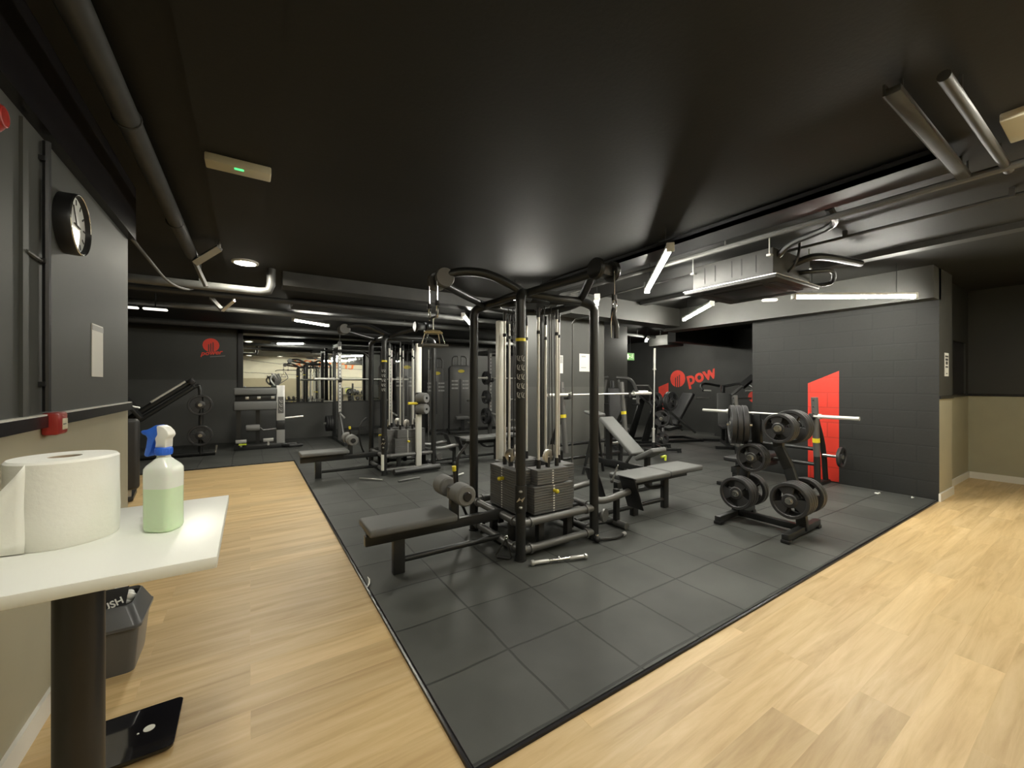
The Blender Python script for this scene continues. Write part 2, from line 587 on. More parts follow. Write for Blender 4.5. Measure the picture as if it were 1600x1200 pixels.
# west side of the corner stays black like the block wall
struct('wall_corner', MB().bb(7.196, 7.2, 1.338, 1.47, WF, ZC), M['wall_block'])
alc = MB().bb(7.85, 9.65, 1.44, 1.47, WF, 1.27).bb(7.85, 8.50, 1.44, 1.47, 1.27, ZC).bb(9.28, 9.65, 1.44, 1.47, 1.27, ZC).bb(8.50, 9.28, 1.44, 1.47, 2.08, ZC)
struct('wall_alcove', alc, M['wall_alcove'])
struct('trim_2', MB().bb(8.50, 9.28, 1.46, 1.468, 1.27, 2.08), M['rail'], 'black panel set in the alcove wall')
struct('wall_east', MB().bb(9.45, 9.65, -0.4, 1.44, WF, ZC), M['wall_alcove'])
struct('wall_far', MB().bb(11.5, 11.7, 3.57, 12.3, WF, ZC), M['wall_black'])
struct('pillar_far', MB().bb(10.9, 11.5, 4.6, 6.42, WF, ZC), M['wall_black'])
struct('pillar', MB().bb(4.23, 5.56, 5.42, 6.05, 0, ZC), M['pillar'], 'square dark grey pillar with paper notices')
struct('pillar', MB().bb(7.18, 8.0, 7.0, 7.6, 0, ZC), M['beam'], 'grey pillar far behind the bench press')
# beams
struct('beam', MB().bb(6.96, 7.3, 1.34, 5.15, 2.50, ZC), M['beam'])
struct('beam', MB().bb(4.2, 6.96, 4.8, 5.15, 2.56, ZC), M['beam'])
struct('beam', MB().bb(0.35, 4.0, 5.95, 6.25, 2.72, ZC), M['duct'])
struct('beam', MB().bb(-0.25, 0.11, -0.4, 6.4, ZC - 0.035, ZC), M['ceiling'])
struct('beam', MB().bb(-4.0, 11.4, 11.85, 12.2, 2.80, ZC), M['duct'])
struct('beam', MB().bb(8.4, 11.5, 5.9, 6.1, 2.45, ZC), M['duct'])
# left wall rail, skirting
struct('trim_3', MB().bb(-0.762, -0.735, -0.4, 4.055, 1.262, 1.312), M['rail'], 'black dado rail')
struct('rail_highlight', MB().bb(-0.762, -0.738, -0.4, 4.055, 1.312, 1.319), M['white_trim'])  # highlight along the rail top, painted as a thin white strip
struct('baseboard_left', MB().bb(-0.762, -0.745, -0.4, 4.055, WF, 0.085), M['white_trim'])
struct('baseboard_right', MB().bb(7.19, 7.865, 1.322, 1.342, WF, 0.085).bb(7.85, 9.45, 1.425, 1.44, WF, 0.085).bb(9.435, 9.45, -0.4, 1.44, WF, 0.085), M['white_trim'])
struct('trim_5', MB().bb(7.2, 7.86, 1.325, 1.342, 1.262, 1.30).bb(7.85, 9.45, 1.428, 1.44, 1.262, 1.30).bb(9.438, 9.45, -0.4, 1.44, 1.262, 1.30), M['rail'])
struct('trim_6', MB().bb(-0.9, -0.715, -0.4, 4.05, 2.52, 2.9), M['rail'], 'black boxing along the top of the left wall')
# mirror on the back wall
mir = thing('wall_mirror', 'wide wall mirror on the back wall reflecting the cream wall', 'mirror', (-0.15, 12.2, 0.0))
MB().bb(0, 4.6, -0.012, 0.0, 0.97, 2.72).build('glass', M['mirror'], mir)
MB().bb(-0.11, 0, -0.05, 0, 0.93, 2.80).bb(-0.11, 4.7, -0.05, 0, 2.72, 2.80).bb(4.6, 4.7, -0.05, 0, 0.93, 2.80).bb(-0.11, 4.7, -0.02, 0, 0.94, 0.97).build('frame', M['black'], mir)

# ------------------------------------------------------------------ wall graphics
def disc_logo(parent, F, r, m):
    """red disc cut by three bars, drawn in the wall frame F"""
    n = 40
    def xs(cut, side):
        return None
    bars = [(-0.30, 0.13, 0.13), (-0.04, 0.13, 0.28), (0.22, 0.13, 0.45)]   # x, width, top
    b = MB()
    # vertical strips of the disc, leaving the bars open
    edges = [-1.0]
    for x, wd, tp in bars:
        edges += [x - wd / 2 + 0.02, x + wd / 2 + 0.02]
    edges.append(1.0)
    for i in range(len(edges) - 1):
        x0, x1 = edges[i], edges[i + 1]
        isbar = i % 2 == 1
        k = 10
        top = []
        bot = []
        for j in range(k + 1):
            x = x0 + (x1 - x0) * j / k
            y = math.sqrt(max(0, 1 - x * x))
            top.append((x * r, y * r))
            bot.append((x * r, (bars[i // 2][2] * 1.0 - 0.0 if isbar else -y / 1.0 * 1.0) * r))
        pl = top + list(reversed(bot))
        cl = []
        for p in pl:
            if not cl or (abs(p[0] - cl[-1][0]) + abs(p[1] - cl[-1][1])) > 1e-5:
                cl.append(p)
        if abs(cl[0][0] - cl[-1][0]) + abs(cl[0][1] - cl[-1][1]) < 1e-5:
            cl.pop()
        b.prism(cl, 0.003, F)
    return b.build('disc', m, parent)

lg = thing('wall_logo', 'red disc logo with the word power on the charcoal back wall', 'logo', (-0.80, 12.2, 2.33))
disc_logo(lg, south_face(0, 0, 0.06), 0.165, M['red'])
text('lettering', 'power', 0.15, M['red'], lg, (-0.20, -0.001, -0.195), (R(90), R(-7), 0), shear=0.35, bold=0.004, xs=1.05)
MB().prism([(0, 0), (0.30, 0.035), (0.30, 0.042), (0, 0.008)], 0.002, south_face(-0.02, 0, -0.225)).build('underline', M['ink_grey'], lg)

lf = thing('wall_logo', 'large red disc and power lettering on the far black wall', 'logo', (11.5, 8.0, 1.62))
disc_logo(lf, west_face(0, 0, 0), 0.27, M['red'])
text('lettering', 'power', 0.56, M['red'], lf, (-0.001, -0.36, -0.20), (R(90), R(-14), R(-90)), bold=0.016, xs=0.98, extrude=0.002)
MB().prism([(-0.72, -1.0), (-0.34, -1.0), (-0.34, -0.13), (-0.72, -0.27)], 0.003, west_face(0, 0, 0)).build('swoosh', M['red'], lf)
gr = thing('wall_graphic', 'tall red slant-topped shape painted on the right block wall', 'wall graphic', (7.2, 2.5, 0.0))
MB().prism([(-0.25, 0.02), (0.14, 0.02), (0.14, 1.64), (-0.25, 1.46)], 0.003, west_face(0, 0, 0)).build('painted_shape', M['red_block'], gr)
tag(MB().prism([(0.15 * math.cos(k * PI / 14), 0.15 * math.sin(k * PI / 14)) for k in range(28)], 0.003, west_face(0, 0, 0)).build("wall_disc", M["red"], None, (10.9, 5.36, 1.12)), "red painted disc on the far black pillar", "wall graphic")

# lettering on the cream wall behind the viewer (seen in the mirror)
cl = thing('wall_lettering', 'orange lettering and heartbeat line on the cream wall in the mirror', 'lettering', (5.6, -0.4, 0))
text('lettering', 'training', 0.66, M['orange'], cl, (-0.5, 0.001, 2.28), (R(90), R(-4), R(180)), bold=0.004, xs=1.6)
pts = [(-1.9, 2.10), (0.6, 2.16), (2.0, 2.23), (3.0, 2.32), (3.2, 2.28), (3.45, 2.36), (3.55, 2.22), (3.75, 2.44), (3.9, 2.26), (4.1, 2.42), (4.25, 2.36), (5.9, 2.55)]
MB().tube([(-x + 0.0, 0.006, z + 0.15) for x, z in pts], 0.010, 6).build('heartbeat_line', M['ink'], cl)
MB().tube([(1.9, 0.006, 1.80), (-0.6, 0.006, 1.83), (-5.9, 0.006, 2.05)], 0.008, 6).build('underline', M['ink'], cl)

# ------------------------------------------------------------------ lights
def downlight(x, y, label, r=0.105, m='panel_light', z=ZC):
    t = thing('ceiling_light', label, 'ceiling light', (x, y, z))
    MB().lathe([(r + 0.03, 0), (r + 0.03, -0.018), (r, -0.024), (r, -0.004), (0, -0.004)]).build('ring', M['white_plastic'], t)
    MB().lathe([(0, -0.012), (r * 0.97, -0.012), (r * 0.97, -0.006), (0, -0.006)]).build('diffuser', M[m], t)
    return t

downlight(-0.05, 5.6, 'round ceiling light glowing above the wood aisle, nearer of two', m='aisle_light', z=ZC - 0.036)
downlight(-0.05, 8.05, 'round ceiling light glowing above the wood aisle, farther of two', m='aisle_light')
downlight(-0.05, 0.75, 'round ceiling light above the white table end of the aisle', z=ZC - 0.036)
for k, (x, y) in enumerate(((1.3, 0.2), (3.2, 0.15), (5.1, 0.15), (7.0, 0.3))):
    downlight(x, y, ('round ceiling light first along the cream wall', 'round ceiling light second along the cream wall', 'round ceiling light third along the cream wall', 'round ceiling light last along the cream wall')[k])

def tube_light(p0, p1, z, label, m='tube_light', wdt=0.05, drop=True, end=True):
    p0, p1 = Vector((*p0, z)), Vector((*p1, z))
    c = (p0 + p1) / 2
    d = p1 - p0
    L = d.length
    t = thing('tube_light', label, 'tube light', (c.x, c.y, ZC), math.atan2(d.y, d.x))
    zz = z - ZC
    MB().box((0, 0, zz + 0.03), (L, wdt * 1.1, 0.03), bev=0.005).build('housing', M['white_plastic'], t)
    MB().tube([(-L / 2 + 0.01, 0, zz), (L / 2 - 0.01, 0, zz)], wdt * 0.42, 12).build('tube', M[m], t)
    if end:
        for sx in (-1, 1):
            MB().box((sx * L / 2, 0, zz + 0.01), (0.03, wdt * 1.3, wdt * 1.5), bev=0.005).build('end_cap', M['white_plastic'], t)
    if drop:
        for sx in (-0.35, 0.35):
            MB().tube([(sx * L, 0, zz + 0.04), (sx * L, 0, 0)], 0.004, 6).build('hanger', M['black'], t)
    return t

tube_light((2.99, 2.15), (4.13, 3.30), 2.60, 'diagonal lit tube light in front of the ceiling air unit')
tube_light((5.57, 3.32), (6.51, 4.40), 2.60, 'diagonal lit tube light below and beyond the air unit')
tube_light((5.5, 2.25), (6.69, 1.45), 2.50, 'long lit tube light over the right block wall')
tube_light((0.73, 9.3), (1.46, 9.8), 2.75, 'lit tube light in front of the back wall mirror')
tube_light((3.0, 6.15), (3.85, 7.40), 2.60, 'lit tube light between the two cable towers')
tube_light((3.02, 4.74), (3.47, 4.45), 2.60, 'short lit tube light seen through the top ring of the near tower', m='soft_tube', wdt=0.07)
tube_light((3.95, 3.98), (4.22, 4.27), 2.62, 'short lit tube light seen end-on behind the near tower post', wdt=0.06)
tube_light((8.3, 6.6), (8.9, 7.15), 2.60, 'small lit tube light in the far right bay')
tube_light((6.7, 10.2), (7.6, 10.9), 2.70, 'lit tube light over the weight machines by the back wall')
downlight(10.5, 7.5, 'round ceiling light in the far right bay', 0.12)
for k, x in enumerate((-1.62, -1.27)):
    t = thing('ceiling_light', ('pale oval ceiling light beyond the left wall, cut by the wall edge', 'pale oval ceiling light beyond the left wall, fully visible')[k], 'ceiling light', (x, 8.5, ZC))
    MB().box((0, 0, -0.26), (0.3, 0.09, 0.03), bev=0.013).build('diffuser', M['dim_light'], t)
    MB().box((0, 0, -0.23), (0.26, 0.06, 0.03)).tube([(0, 0, -0.22), (0, 0, 0)], 0.008, 6).build('bracket', M['black'], t)
t = thing('ceiling_light', 'small pale oval light hung below the air unit', 'ceiling light', (5.35, 2.45, ZC))
MB().box((0, 0, -0.42), (0.17, 0.06, 0.03), rot=(0, 0, R(-40)), bev=0.013).build('diffuser', M['dim_light'], t)
MB().tube([(0, 0, -0.41), (0, 0, 0)], 0.008, 6).build('bracket', M['black'], t)

def emergency(x, y, rz, label, z=ZC):
    t = thing('emergency_light', label, 'emergency light', (x, y, z), rz)
    MB().box((0, 0, -0.025), (0.35, 0.125, 0.05), bev=0.008).build('housing', M['ivory'], t)
    MB().box((0.0, -0.03, -0.052), (0.05, 0.02, 0.006), bev=0.002).build('indicator', M['green_led'], t)
emergency(-0.06, 3.13, 0, 'cream emergency light with green indicator on the ceiling, upper left', ZC - 0.036)
emergency(3.55, 0.34, 0, 'cream emergency light with green indicator cut by the right picture edge')

# exit sign
t = thing('exit_sign', 'green running-man exit sign in the dark gap beside the grey pillar', 'exit sign', (8.95, 7.75, 2.12))
MB().box((0, 0, 0.1), (0.36, 0.03, 0.2), bev=0.004).build('panel', M['exit_green'], t)
b = MB().tube([(0, -0.018, 0.19), (0, -0.018, 0.19 + 0.7)], 0.006, 6)
b.build('hanger', M['black'], t)
b = MB()
b.ball((0.10, -0.018, 0.165), 0.014, (1, 0.2, 1)).tube([(0.10, -0.017, 0.15), (0.085, -0.017, 0.10), (0.12, -0.017, 0.075), (0.11, -0.017, 0.04)], 0.009, 6).tube([(0.085, -0.017, 0.10), (0.06, -0.017, 0.07), (0.03, -0.017, 0.065)], 0.009, 6).tube([(0.06, -0.017, 0.12), (0.10, -0.017, 0.14), (0.135, -0.017, 0.115)], 0.007, 6)
b.box((-0.10, -0.016, 0.1), (0.09, 0.004, 0.13)).box((-0.02, -0.016, 0.1), (0.08, 0.004, 0.02))
b.build('pictogram', M['exit_white'], t)

# ------------------------------------------------------------------ ceiling services
b = MB().tube([(-0.52, -0.3, 2.76), (-0.50, 5.2, 2.76)], 0.052, 14)
for y in (1.2, 2.7, 4.2):
    b.tube([(-0.51, y, 2.76), (-0.51, y, ZC)], 0.008, 6).torus((-0.51, y, 2.76), 0.054, 0.006, (0, 1, 0), 16)
tag(b.build('ceiling_pipe', M['duct']), 'thick dark pipe running along the ceiling above the wood aisle', 'pipe')
b = MB().tube([(-3.9, 5.93, 2.60), (0.10, 5.93, 2.60), (0.19, 5.93, 2.62), (0.22, 5.93, 2.70), (0.22, 5.93, ZC)], 0.05, 14)
b.tube([(-2.6, 5.93, 2.6), (-2.6, 5.93, ZC)], 0.008, 6)
tag(b.build('ceiling_pipe', M['pipe']), 'grey pipe crossing the aisle and bending up into the ceiling', 'pipe')
b = MB().tube([(-0.80, 4.05, 2.62), (-0.80, 5.5, 2.62), (-0.78, 5.75, 2.60), (-0.70, 5.86, 2.55), (-0.60, 5.93, 2.54), (-0.52, 5.98, 2.60), (-0.50, 6.02, 2.70), (-0.5, 6.02, ZC)], 0.014, 8, smooth=4)
tag(b.build('ceiling_cable', M['pipe']), 'thin cable sagging round the crossing pipe past the left wall', 'cable')
b = MB().tube([(-0.47, 5.19, 2.68), (-0.26, 5.05, 2.83)], 0.042, 4).tube([(-0.47, 5.19, 2.68), (-0.38, 5.19, 2.45)], 0.022, 4).tube([(-0.26, 5.05, 2.83), (-0.260000, 5.050000, ZC)], 0.01, 6)
tag(b.build('ceiling_bracket', M['silver']), 'paint-speckled metal bracket hanging beside the nearer aisle light', 'bracket')
b = MB().tube([(-0.54, 8.21, 2.86), (-0.38, 8.11, 2.65)], 0.035, 4).tube([(-0.38, 8.11, 2.65), (-0.22, 8.0, 2.81)], 0.03, 4).tube([(-0.22, 8.0, 2.81), (-0.220000, 8.000000, ZC)], 0.01, 6)
tag(b.build('ceiling_bracket', M['silver']), 'pale metal bracket hanging below the crossing pipe near the farther aisle light', 'bracket')
lab = ['dark pipe spanning the ceiling just behind the far aisle light', 'grey pipe spanning the ceiling in the middle of the back bay', 'dark pipe spanning the ceiling nearest the back wall mirror', 'flat dark duct spanning the ceiling over the far cable tower']
for k, (y, z, r, m, x0, x1) in enumerate(((7.1, 2.72, 0.04, 'duct', -3.9, 9.5), (8.6, 2.75, 0.05, 'pipe', -3.9, 9.5), (10.9, 2.74, 0.06, 'duct', -3.9, 9.5), (7.7, 2.78, 0.0, 'duct', 0.6, 7.0))):
    b = MB()
    if r:
        b.tube([(x0, y, z), (x1, y, z)], r, 10)
    else:
        b.bb(x0, x1, y, y + 0.5, z, z + 0.1)
    for x in (x0 + 1, (x0 + x1) / 2, x1 - 1):
        b.tube([(x, y + (0.1 if not r else 0), z), (x, y + (0.1 if not r else 0), ZC)], 0.008, 6)
    tag(b.build('ceiling_pipe' if r else 'ceiling_duct', M[m]), lab[k], 'pipe' if r else 'duct')
# right side: tray, conduits, stubs
b = MB().bb(3.45, 3.75, 0.62, 4.6, 2.80, 2.84).bb(3.45, 3.46, 0.62, 4.6, 2.80, 2.87).bb(3.74, 3.75, 0.62, 4.6, 2.80, 2.87)
for y in (0.9, 1.9, 2.8, 4.0):
    b.bb(3.5, 3.52, y, y + 0.02, 2.82, ZC).bb(3.68, 3.70, y, y + 0.02, 2.82, ZC)
tag(b.build('cable_tray', M['black']), 'dark cable tray running along the ceiling beside the air unit', 'cable tray')
b = MB().tube([(3.92, -0.4, 2.79), (3.92, 4.7, 2.79)], 0.026, 10)
for y in (0.6, 2.2, 3.6):
    b.tube([(3.92, y, 2.79), (3.92, y, ZC)], 0.007, 6)
tag(b.build('ceiling_pipe', M['pipe']), 'slim grey conduit beside the dark cable tray', 'pipe')
b = MB().tube([(4.72, -0.4, 2.84), (4.72, 4.75, 2.84)], 0.014, 8)
for y in (0.5, 1.5, 2.5, 3.8):
    b.box((4.72, y, 2.865), (0.035, 0.03, 0.07))
tag(b.build('ceiling_pipe', M['duct']), 'thin black conduit on clips nearer the right block wall', 'pipe')
b = MB().bb(5.75, 5.9, -0.4, 4.75, 2.84, ZC)
tag(b.build('ceiling_duct', M['duct']), 'low black trunking above the long tube light', 'duct')
b = MB().box((3.2, 0.61, 2.80), (1.45, 0.06, 0.035), bev=0.008).box((3.2, 0.64, 2.815), (1.45, 0.010, 0.055))
for x in (2.6, 3.8):
    b.tube([(x, 0.61, 2.81), (x, 0.61, ZC)], 0.008, 6)
tag(b.build('ceiling_channel', M['duct']), 'unlit grey channel hanging below the upper right ceiling, beside a round pipe', 'channel')
b = MB().tube([(2.55, 0.46, 2.80), (4.02, 0.44, 2.80)], 0.024, 12)
for x in (2.8, 3.8):
    b.tube([(x, 0.45, 2.8), (x, 0.45, ZC)], 0.008, 6)
tag(b.build('ceiling_pipe', M['duct']), 'short round grey pipe nearer the right emergency light', 'pipe')

# ceiling air unit
ac = thing('air_conditioner', 'dark ceiling cassette air conditioner hung above the plate rack', 'air conditioner', (4.62, 2.32, ZC))
b = MB().bb(-0.40, 0.40, -0.42, 0.42, -0.40, -0.13, bev=0.01)
b.build('body', M['duct'], ac)
g = MB()
for y in (-0.26, -0.12, -0.02, 0.16, 0.28):
    g.bb(-0.404, -0.398, y - 0.004, y + 0.004, -0.34, -0.17)
g.bb(-0.404, -0.398, -0.42, 0.42, -0.372, -0.366)
g.build('panel_seams', M['black'], ac)
b = MB().bb(-0.48, 0.48, -0.48, 0.48, -0.445, -0.41, bev=0.012)
b.build('fascia', M['duct'], ac)
MB().bb(-0.485, 0.485, -0.485, 0.485, -0.413, -0.405).build('trim_edge', M['silver'], ac)
g = MB().bb(-0.26, 0.26, -0.26, 0.26, -0.452, -0.444, bev=0.004)
for a in range(4):
    g.X = rotz(a * PI / 2)
    g.bb(-0.3, 0.3, 0.33, 0.40, -0.449, -0.444)
g.X = Matrix.Identity(4)
g.build('grille', M['black'], ac)
for sx in (-1, 1):
    for sy in (-1, 1):
        MB().tube([(sx * 0.43, sy * 0.40, -0.20), (sx * 0.43, sy * 0.40, 0)], 0.006, 6).bb(sx * 0.40, sx * 0.45, sy * 0.40 - 0.02, sy * 0.40 + 0.02, -0.22, -0.20).build('hanger', M['silver'], ac)
p = MB().tube([(0.05, -0.42, -0.22), (0.1, -0.55, -0.18), (0.35, -0.62, -0.16), (0.9, -0.70, -0.15)], 0.035, 10, smooth=5)
p.tube([(0.15, -0.42, -0.30), (0.2, -0.52, -0.30), (0.45, -0.60, -0.28), (0.72, -0.50, -0.34), (0.55, -0.40, -0.38)], 0.022, 8, smooth=5)
p.tube([(-0.30, -0.42, -0.20), (-0.33, -0.55, -0.12), (-0.42, -0.9, -0.08), (-0.8, -1.0, -0.06)], 0.03, 8, smooth=5)
p.tube([(-0.1, -0.42, -0.33), (-0.12, -0.5, -0.25), (-0.1, -0.52, -0.12), (-0.05, -0.5, -0.02)], 0.012, 8, smooth=5)
p.build('pipework', M['frame'], ac)
b = MB().bb(9.2, 9.9, 6.7, 7.3, 2.48, 2.76, bev=0.02).tube([(9.3, 7, 2.7), (9.3, 7, ZC)], 0.01, 6).tube([(9.8, 7, 2.7), (9.8, 7, ZC)], 0.01, 6)
tag(b.build('air_conditioner', M['beam']), 'small boxy air unit hanging in the far right bay', 'air conditioner')

# ------------------------------------------------------------------ left wall things
t = thing('wall_clock', 'round black-rimmed wall clock high on the left wall', 'clock', (-0.76, 2.83, 2.23))
F = Matrix.Rotation(R(90), 4, 'Y')
MB().lathe([(0.144, 0.0), (0.147, 0.050), (0.143, 0.060), (0.137, 0.060), (0.134, 0.038), (0.0, 0.038)], d=(1, 0, 0), n=48).build('case', M['black'], t)
MB().lathe([(0.0, 0.039), (0.133, 0.039), (0.133, 0.041), (0, 0.041)], d=(1, 0, 0), n=48).build('dial', M['dial'], t)
MB().torus((0.060, 0, 0), 0.142, 0.003, (1, 0, 0), 48).build('rim', M['chrome'], t)
tk = MB()
for k in range(12):
    a = k * PI / 6
    tk.box((0.0425, math.sin(a) * 0.110, math.cos(a) * 0.110), (0.002, 0.008, 0.026), rot=(-a, 0, 0))
tk.build('hour_marks', M['ink'], t)
MB().tube([(0.0445, 0, 0), (0.0445, -0.045, 0.085)], 0.0025, 6).tube([(0.0445, -0.03, 0.002), (0.0445, 0.05, -0.004)], 0.003, 6).build('hands', M['ink'], t)

t = thing('paper_notice', 'blank white paper sheet on the left wall below the clock', 'notice', (-0.76, 3.335, 1.645))
MB().box((0.002, 0, 0), (0.003, 0.205, 0.305)).build('sheet', M['paper'], t)
MB().box((0.004, 0, 0.13), (0.002, 0.205, 0.03)).build('clip_strip', M['ink_grey'], t)

t = thing('fire_call_point', 'red fire alarm call point on the black rail above the paper roll', 'alarm', (-0.76, 2.62, 1.275))
MB().box((0.028, 0, 0), (0.056, 0.11, 0.10), bev=0.012).build('case', M['red_plastic'], t)
MB().box((0.057, 0.012, -0.004), (0.004, 0.055, 0.05), bev=0.002).build('window_plate', M['ivory'], t)
MB().box((0.060, 0.0, -0.004), (0.002, 0.03, 0.004)).build('mark', M['ink'], t)
t = thing('alarm_sounder', 'red alarm sounder high on the left wall at the picture edge', 'alarm', (-0.76, 2.05, 2.34))
MB().lathe([(0.05, 0), (0.052, 0.03), (0.045, 0.06), (0.028, 0.075), (0, 0.078)], d=(1, 0, 0)).build('body', M['red_plastic'], t)
MB().torus((0.05, 0, 0), 0.047, 0.006, (1, 0, 0)).torus((0.07, 0, 0), 0.03, 0.005, (1, 0, 0)).build('rim', M['red_plastic'], t)
b = MB().tube([(-0.742, 2.57, 1.33), (-0.742, 2.57, 2.5)], 0.014, 8)
for z in (1.45, 1.98, 2.42):
    b.box((-0.75, 2.57, z), (0.02, 0.05, 0.02))
tag(b.build('conduit', M['black']), 'black vertical conduit on the left wall above the red call point', 'conduit')
b = MB().box((-0.755, 2.40, 1.91), (0.012, 0.05, 1.18)).tube([(-0.748, 2.40, 1.98), (-0.748, 2.535, 1.975)], 0.007, 6)
tag(b.build('conduit', M['wall_left']), 'flat wall-coloured cable trunking beside the black conduit', 'conduit')

# ------------------------------------------------------------------ table with roll and bottle
tb = thing('side_table', 'white tall table on a black column against the left wall', 'table', (-0.41, 1.47, WF))
TZ = 1.05 - WF
MB().box((0, 0, TZ - 0.0135), (0.69, 0.62, 0.027), bev=0.002).build('tabletop', M['table_white'], tb)
MB().tube([(0.05, -0.03, 0.012), (0.05, -0.03, TZ - 0.026)], 0.047, 24).build('column', M['black'], tb)
MB().box((0.0, 0.0, 0.006), (0.44, 0.44, 0.012), bev=0.004).build('base_plate', M['black'], tb)
MB().box((0.05, -0.03, TZ - 0.031), (0.26, 0.26, 0.008)).build('mounting_plate', M['black'], tb)

rl = thing('paper_roll', 'big white paper towel roll standing on the white table', 'paper roll', (-0.405, 1.515, 1.05))
rp = []
RR, RH = 0.103, 0.213
MB().lathe([(0.032, 0.0), (RR - 0.004, 0), (RR, 0.006), (RR + 0.0015, 0.07), (RR, 0.14), (RR, RH - 0.006), (RR - 0.005, RH), (0.032, RH), (0.032, 0.0)], n=64).build('roll', M['roll_paper'], rl)
MB().lathe([(0.032, 0.002), (0.032, RH - 0.002), (0.029, RH - 0.002), (0.029, 0.002), (0.032, 0.002)], n=32).build('core', M['cardboard'], rl)
# loose sheet leaving the roll tangentially towards the viewer and the left, hanging slack
b = MB()
bmv = b.bm
rows = []
a0 = R(-112)
p0 = Vector((math.cos(a0), math.sin(a0), 0)) * (RR + 0.0025)
td = Vector((-0.97, 0.24, 0)).normalized()
nS = 14
for i in range(nS + 1):
    u = i / nS
    q = p0 + td * (0.24 * u) + Vector((0.02, -0.06, 0)) * (math.sin(u * PI) * 0.25)
    top = RH - 0.003 - 0.16 * min(1.0, (u / 0.55) ** 0.9)
    bot = 0.003
    rows.append([bmv.verts.new((q.x, q.y + 0.003 * math.sin(k * 1.1 + u * 6), bot + (top - bot) * k / 8)) for k in range(9)])
for r0, r1 in zip(rows, rows[1:]):
    for k in range(8):
        bmv.faces.new((r0[k], r1[k], r1[k + 1], r0[k + 1]))
sh = b.build('loose_sheet', M['roll_paper'], rl)
sm = sh.modifiers.new('thick', 'SOLIDIFY')
sm.thickness = 0.0012

bt = thing('spray_bottle', 'spray bottle half full of pale green cleaner on the white table', 'bottle', (-0.20, 1.455, 1.05), R(-33))
def oval(z, hx, hy, n=28, p=3.2):
    hx = hx * 0.82 if hx > 0.016 else hx
    return [(hx * math.copysign(abs(math.cos(2 * PI * k / n)) ** (2 / p), math.cos(2 * PI * k / n)), hy * math.copysign(abs(math.sin(2 * PI * k / n)) ** (2 / p), math.sin(2 * PI * k / n)), z) for k in range(n)]
b = MB()
secs = [(0.0, 0.040, 0.026), (0.004, 0.046, 0.031), (0.012, 0.0485, 0.034), (0.08, 0.0475, 0.034), (0.155, 0.049, 0.034), (0.170, 0.0485, 0.033), (0.178, 0.042, 0.030), (0.198, 0.018, 0.017), (0.204, 0.0145, 0.0145), (0.212, 0.0145, 0.0145)]
rg = [[b.bm.verts.new(v) for v in oval(z, hx, hy, p=(3.4 if z < 0.18 else 2.0))] for z, hx, hy in secs]
for a, c in zip(rg, rg[1:]):
    for k in range(28):
        b.bm.faces.new((a[k], a[(k + 1) % 28], c[(k + 1) % 28], c[k]))
b.bm.faces.new(list(reversed(rg[0])))
b.bm.faces.new(rg[-1])
b.build('bottle_body', M['bottle'], bt)
b = MB().lathe([(0.0185, 0.206), (0.019, 0.209), (0.019, 0.224), (0.0175, 0.227), (0, 0.227)], n=24)
for k in range(18):
    a = 2 * PI * k / 18
    b.box((0.019 * math.cos(a), 0.019 * math.sin(a), 0.216), (0.002, 0.002, 0.013), rot=(0, 0, a))
b.build('collar', M['blue'], bt)
yz = Matrix.Rotation(R(90), 4, 'X')
prof = [(0.015, 0.226), (0.016, 0.250), (0.022, 0.257), (0.024, 0.262), (0.020, 0.272), (0.010, 0.282), (-0.002, 0.287), (-0.010, 0.286), (-0.008, 0.262), (-0.014, 0.252), (-0.012, 0.240), (-0.014, 0.226)]
MB().prism(prof, 0.026, Matrix.Translation((0, 0.013, 0)) @ yz, bev=0.003).build('spray_head', M['white_plastic'], bt)
prof = [(-0.004, 0.2885), (-0.016, 0.287), (-0.030, 0.279), (-0.040, 0.2745), (-0.052, 0.2735), (-0.055, 0.2685), (-0.050, 0.262), (-0.041, 0.259), (-0.037, 0.252), (-0.040, 0.230), (-0.046, 0.208), (-0.043, 0.202), (-0.034, 0.201), (-0.027, 0.216), (-0.018, 0.246), (-0.010, 0.256), (-0.006, 0.272)]
MB().prism(prof, 0.022, Matrix.Translation((0, 0.011, 0)) @ yz, bev=0.003).build('trigger', M['blue'], bt)

# bin with push flap
bn = thing('waste_bin', 'grey swing-lid waste bin on the wood floor behind the white table', 'bin', (-0.605, 2.915, WF))
b = MB()
def rrect(z, hx, hy, r=0.03, n=5):
    out = []
    for cx, cy, a0 in ((hx - r, hy - r, 0), (-hx + r, hy - r, 90), (-hx + r, -hy + r, 180), (hx - r, -hy + r, 270)):
        for k in range(n + 1):
            a = R(a0 + 90 * k / n)
            out.append((cx + r * math.cos(a), cy + r * math.sin(a), z))
    return out
def loft(b, secs, close_bottom=True, close_top=False):
    rg = [[b.bm.verts.new(v) for v in s_] for s_ in secs]
    n = len(rg[0])
    for a, c in zip(rg, rg[1:]):
        for k in range(n):
            b.bm.faces.new((a[k], a[(k + 1) % n], c[(k + 1) % n], c[k]))
    if close_bottom:
        b.bm.faces.new(list(reversed(rg[0])))
    if close_top:
        b.bm.faces.new(rg[-1])
loft(b, [rrect(0.0, 0.105, 0.135), rrect(0.02, 0.108, 0.138), rrect(0.24, 0.128, 0.158), rrect(0.245, 0.122, 0.152), rrect(0.02, 0.10, 0.13)], True, True)
b.build('bin_body', M['bin'], bn)
b = MB()
loft(b, [rrect(0.225, 0.132, 0.163), rrect(0.232, 0.140, 0.171), rrect(0.246, 0.140, 0.171), rrect(0.252, 0.134, 0.165), rrect(0.335, 0.100, 0.128), rrect(0.340, 0.094, 0.122), rrect(0.325, 0.090, 0.118), rrect(0.250, 0.124, 0.155)], False, False)
b.build('lid', M['bin'], bn)
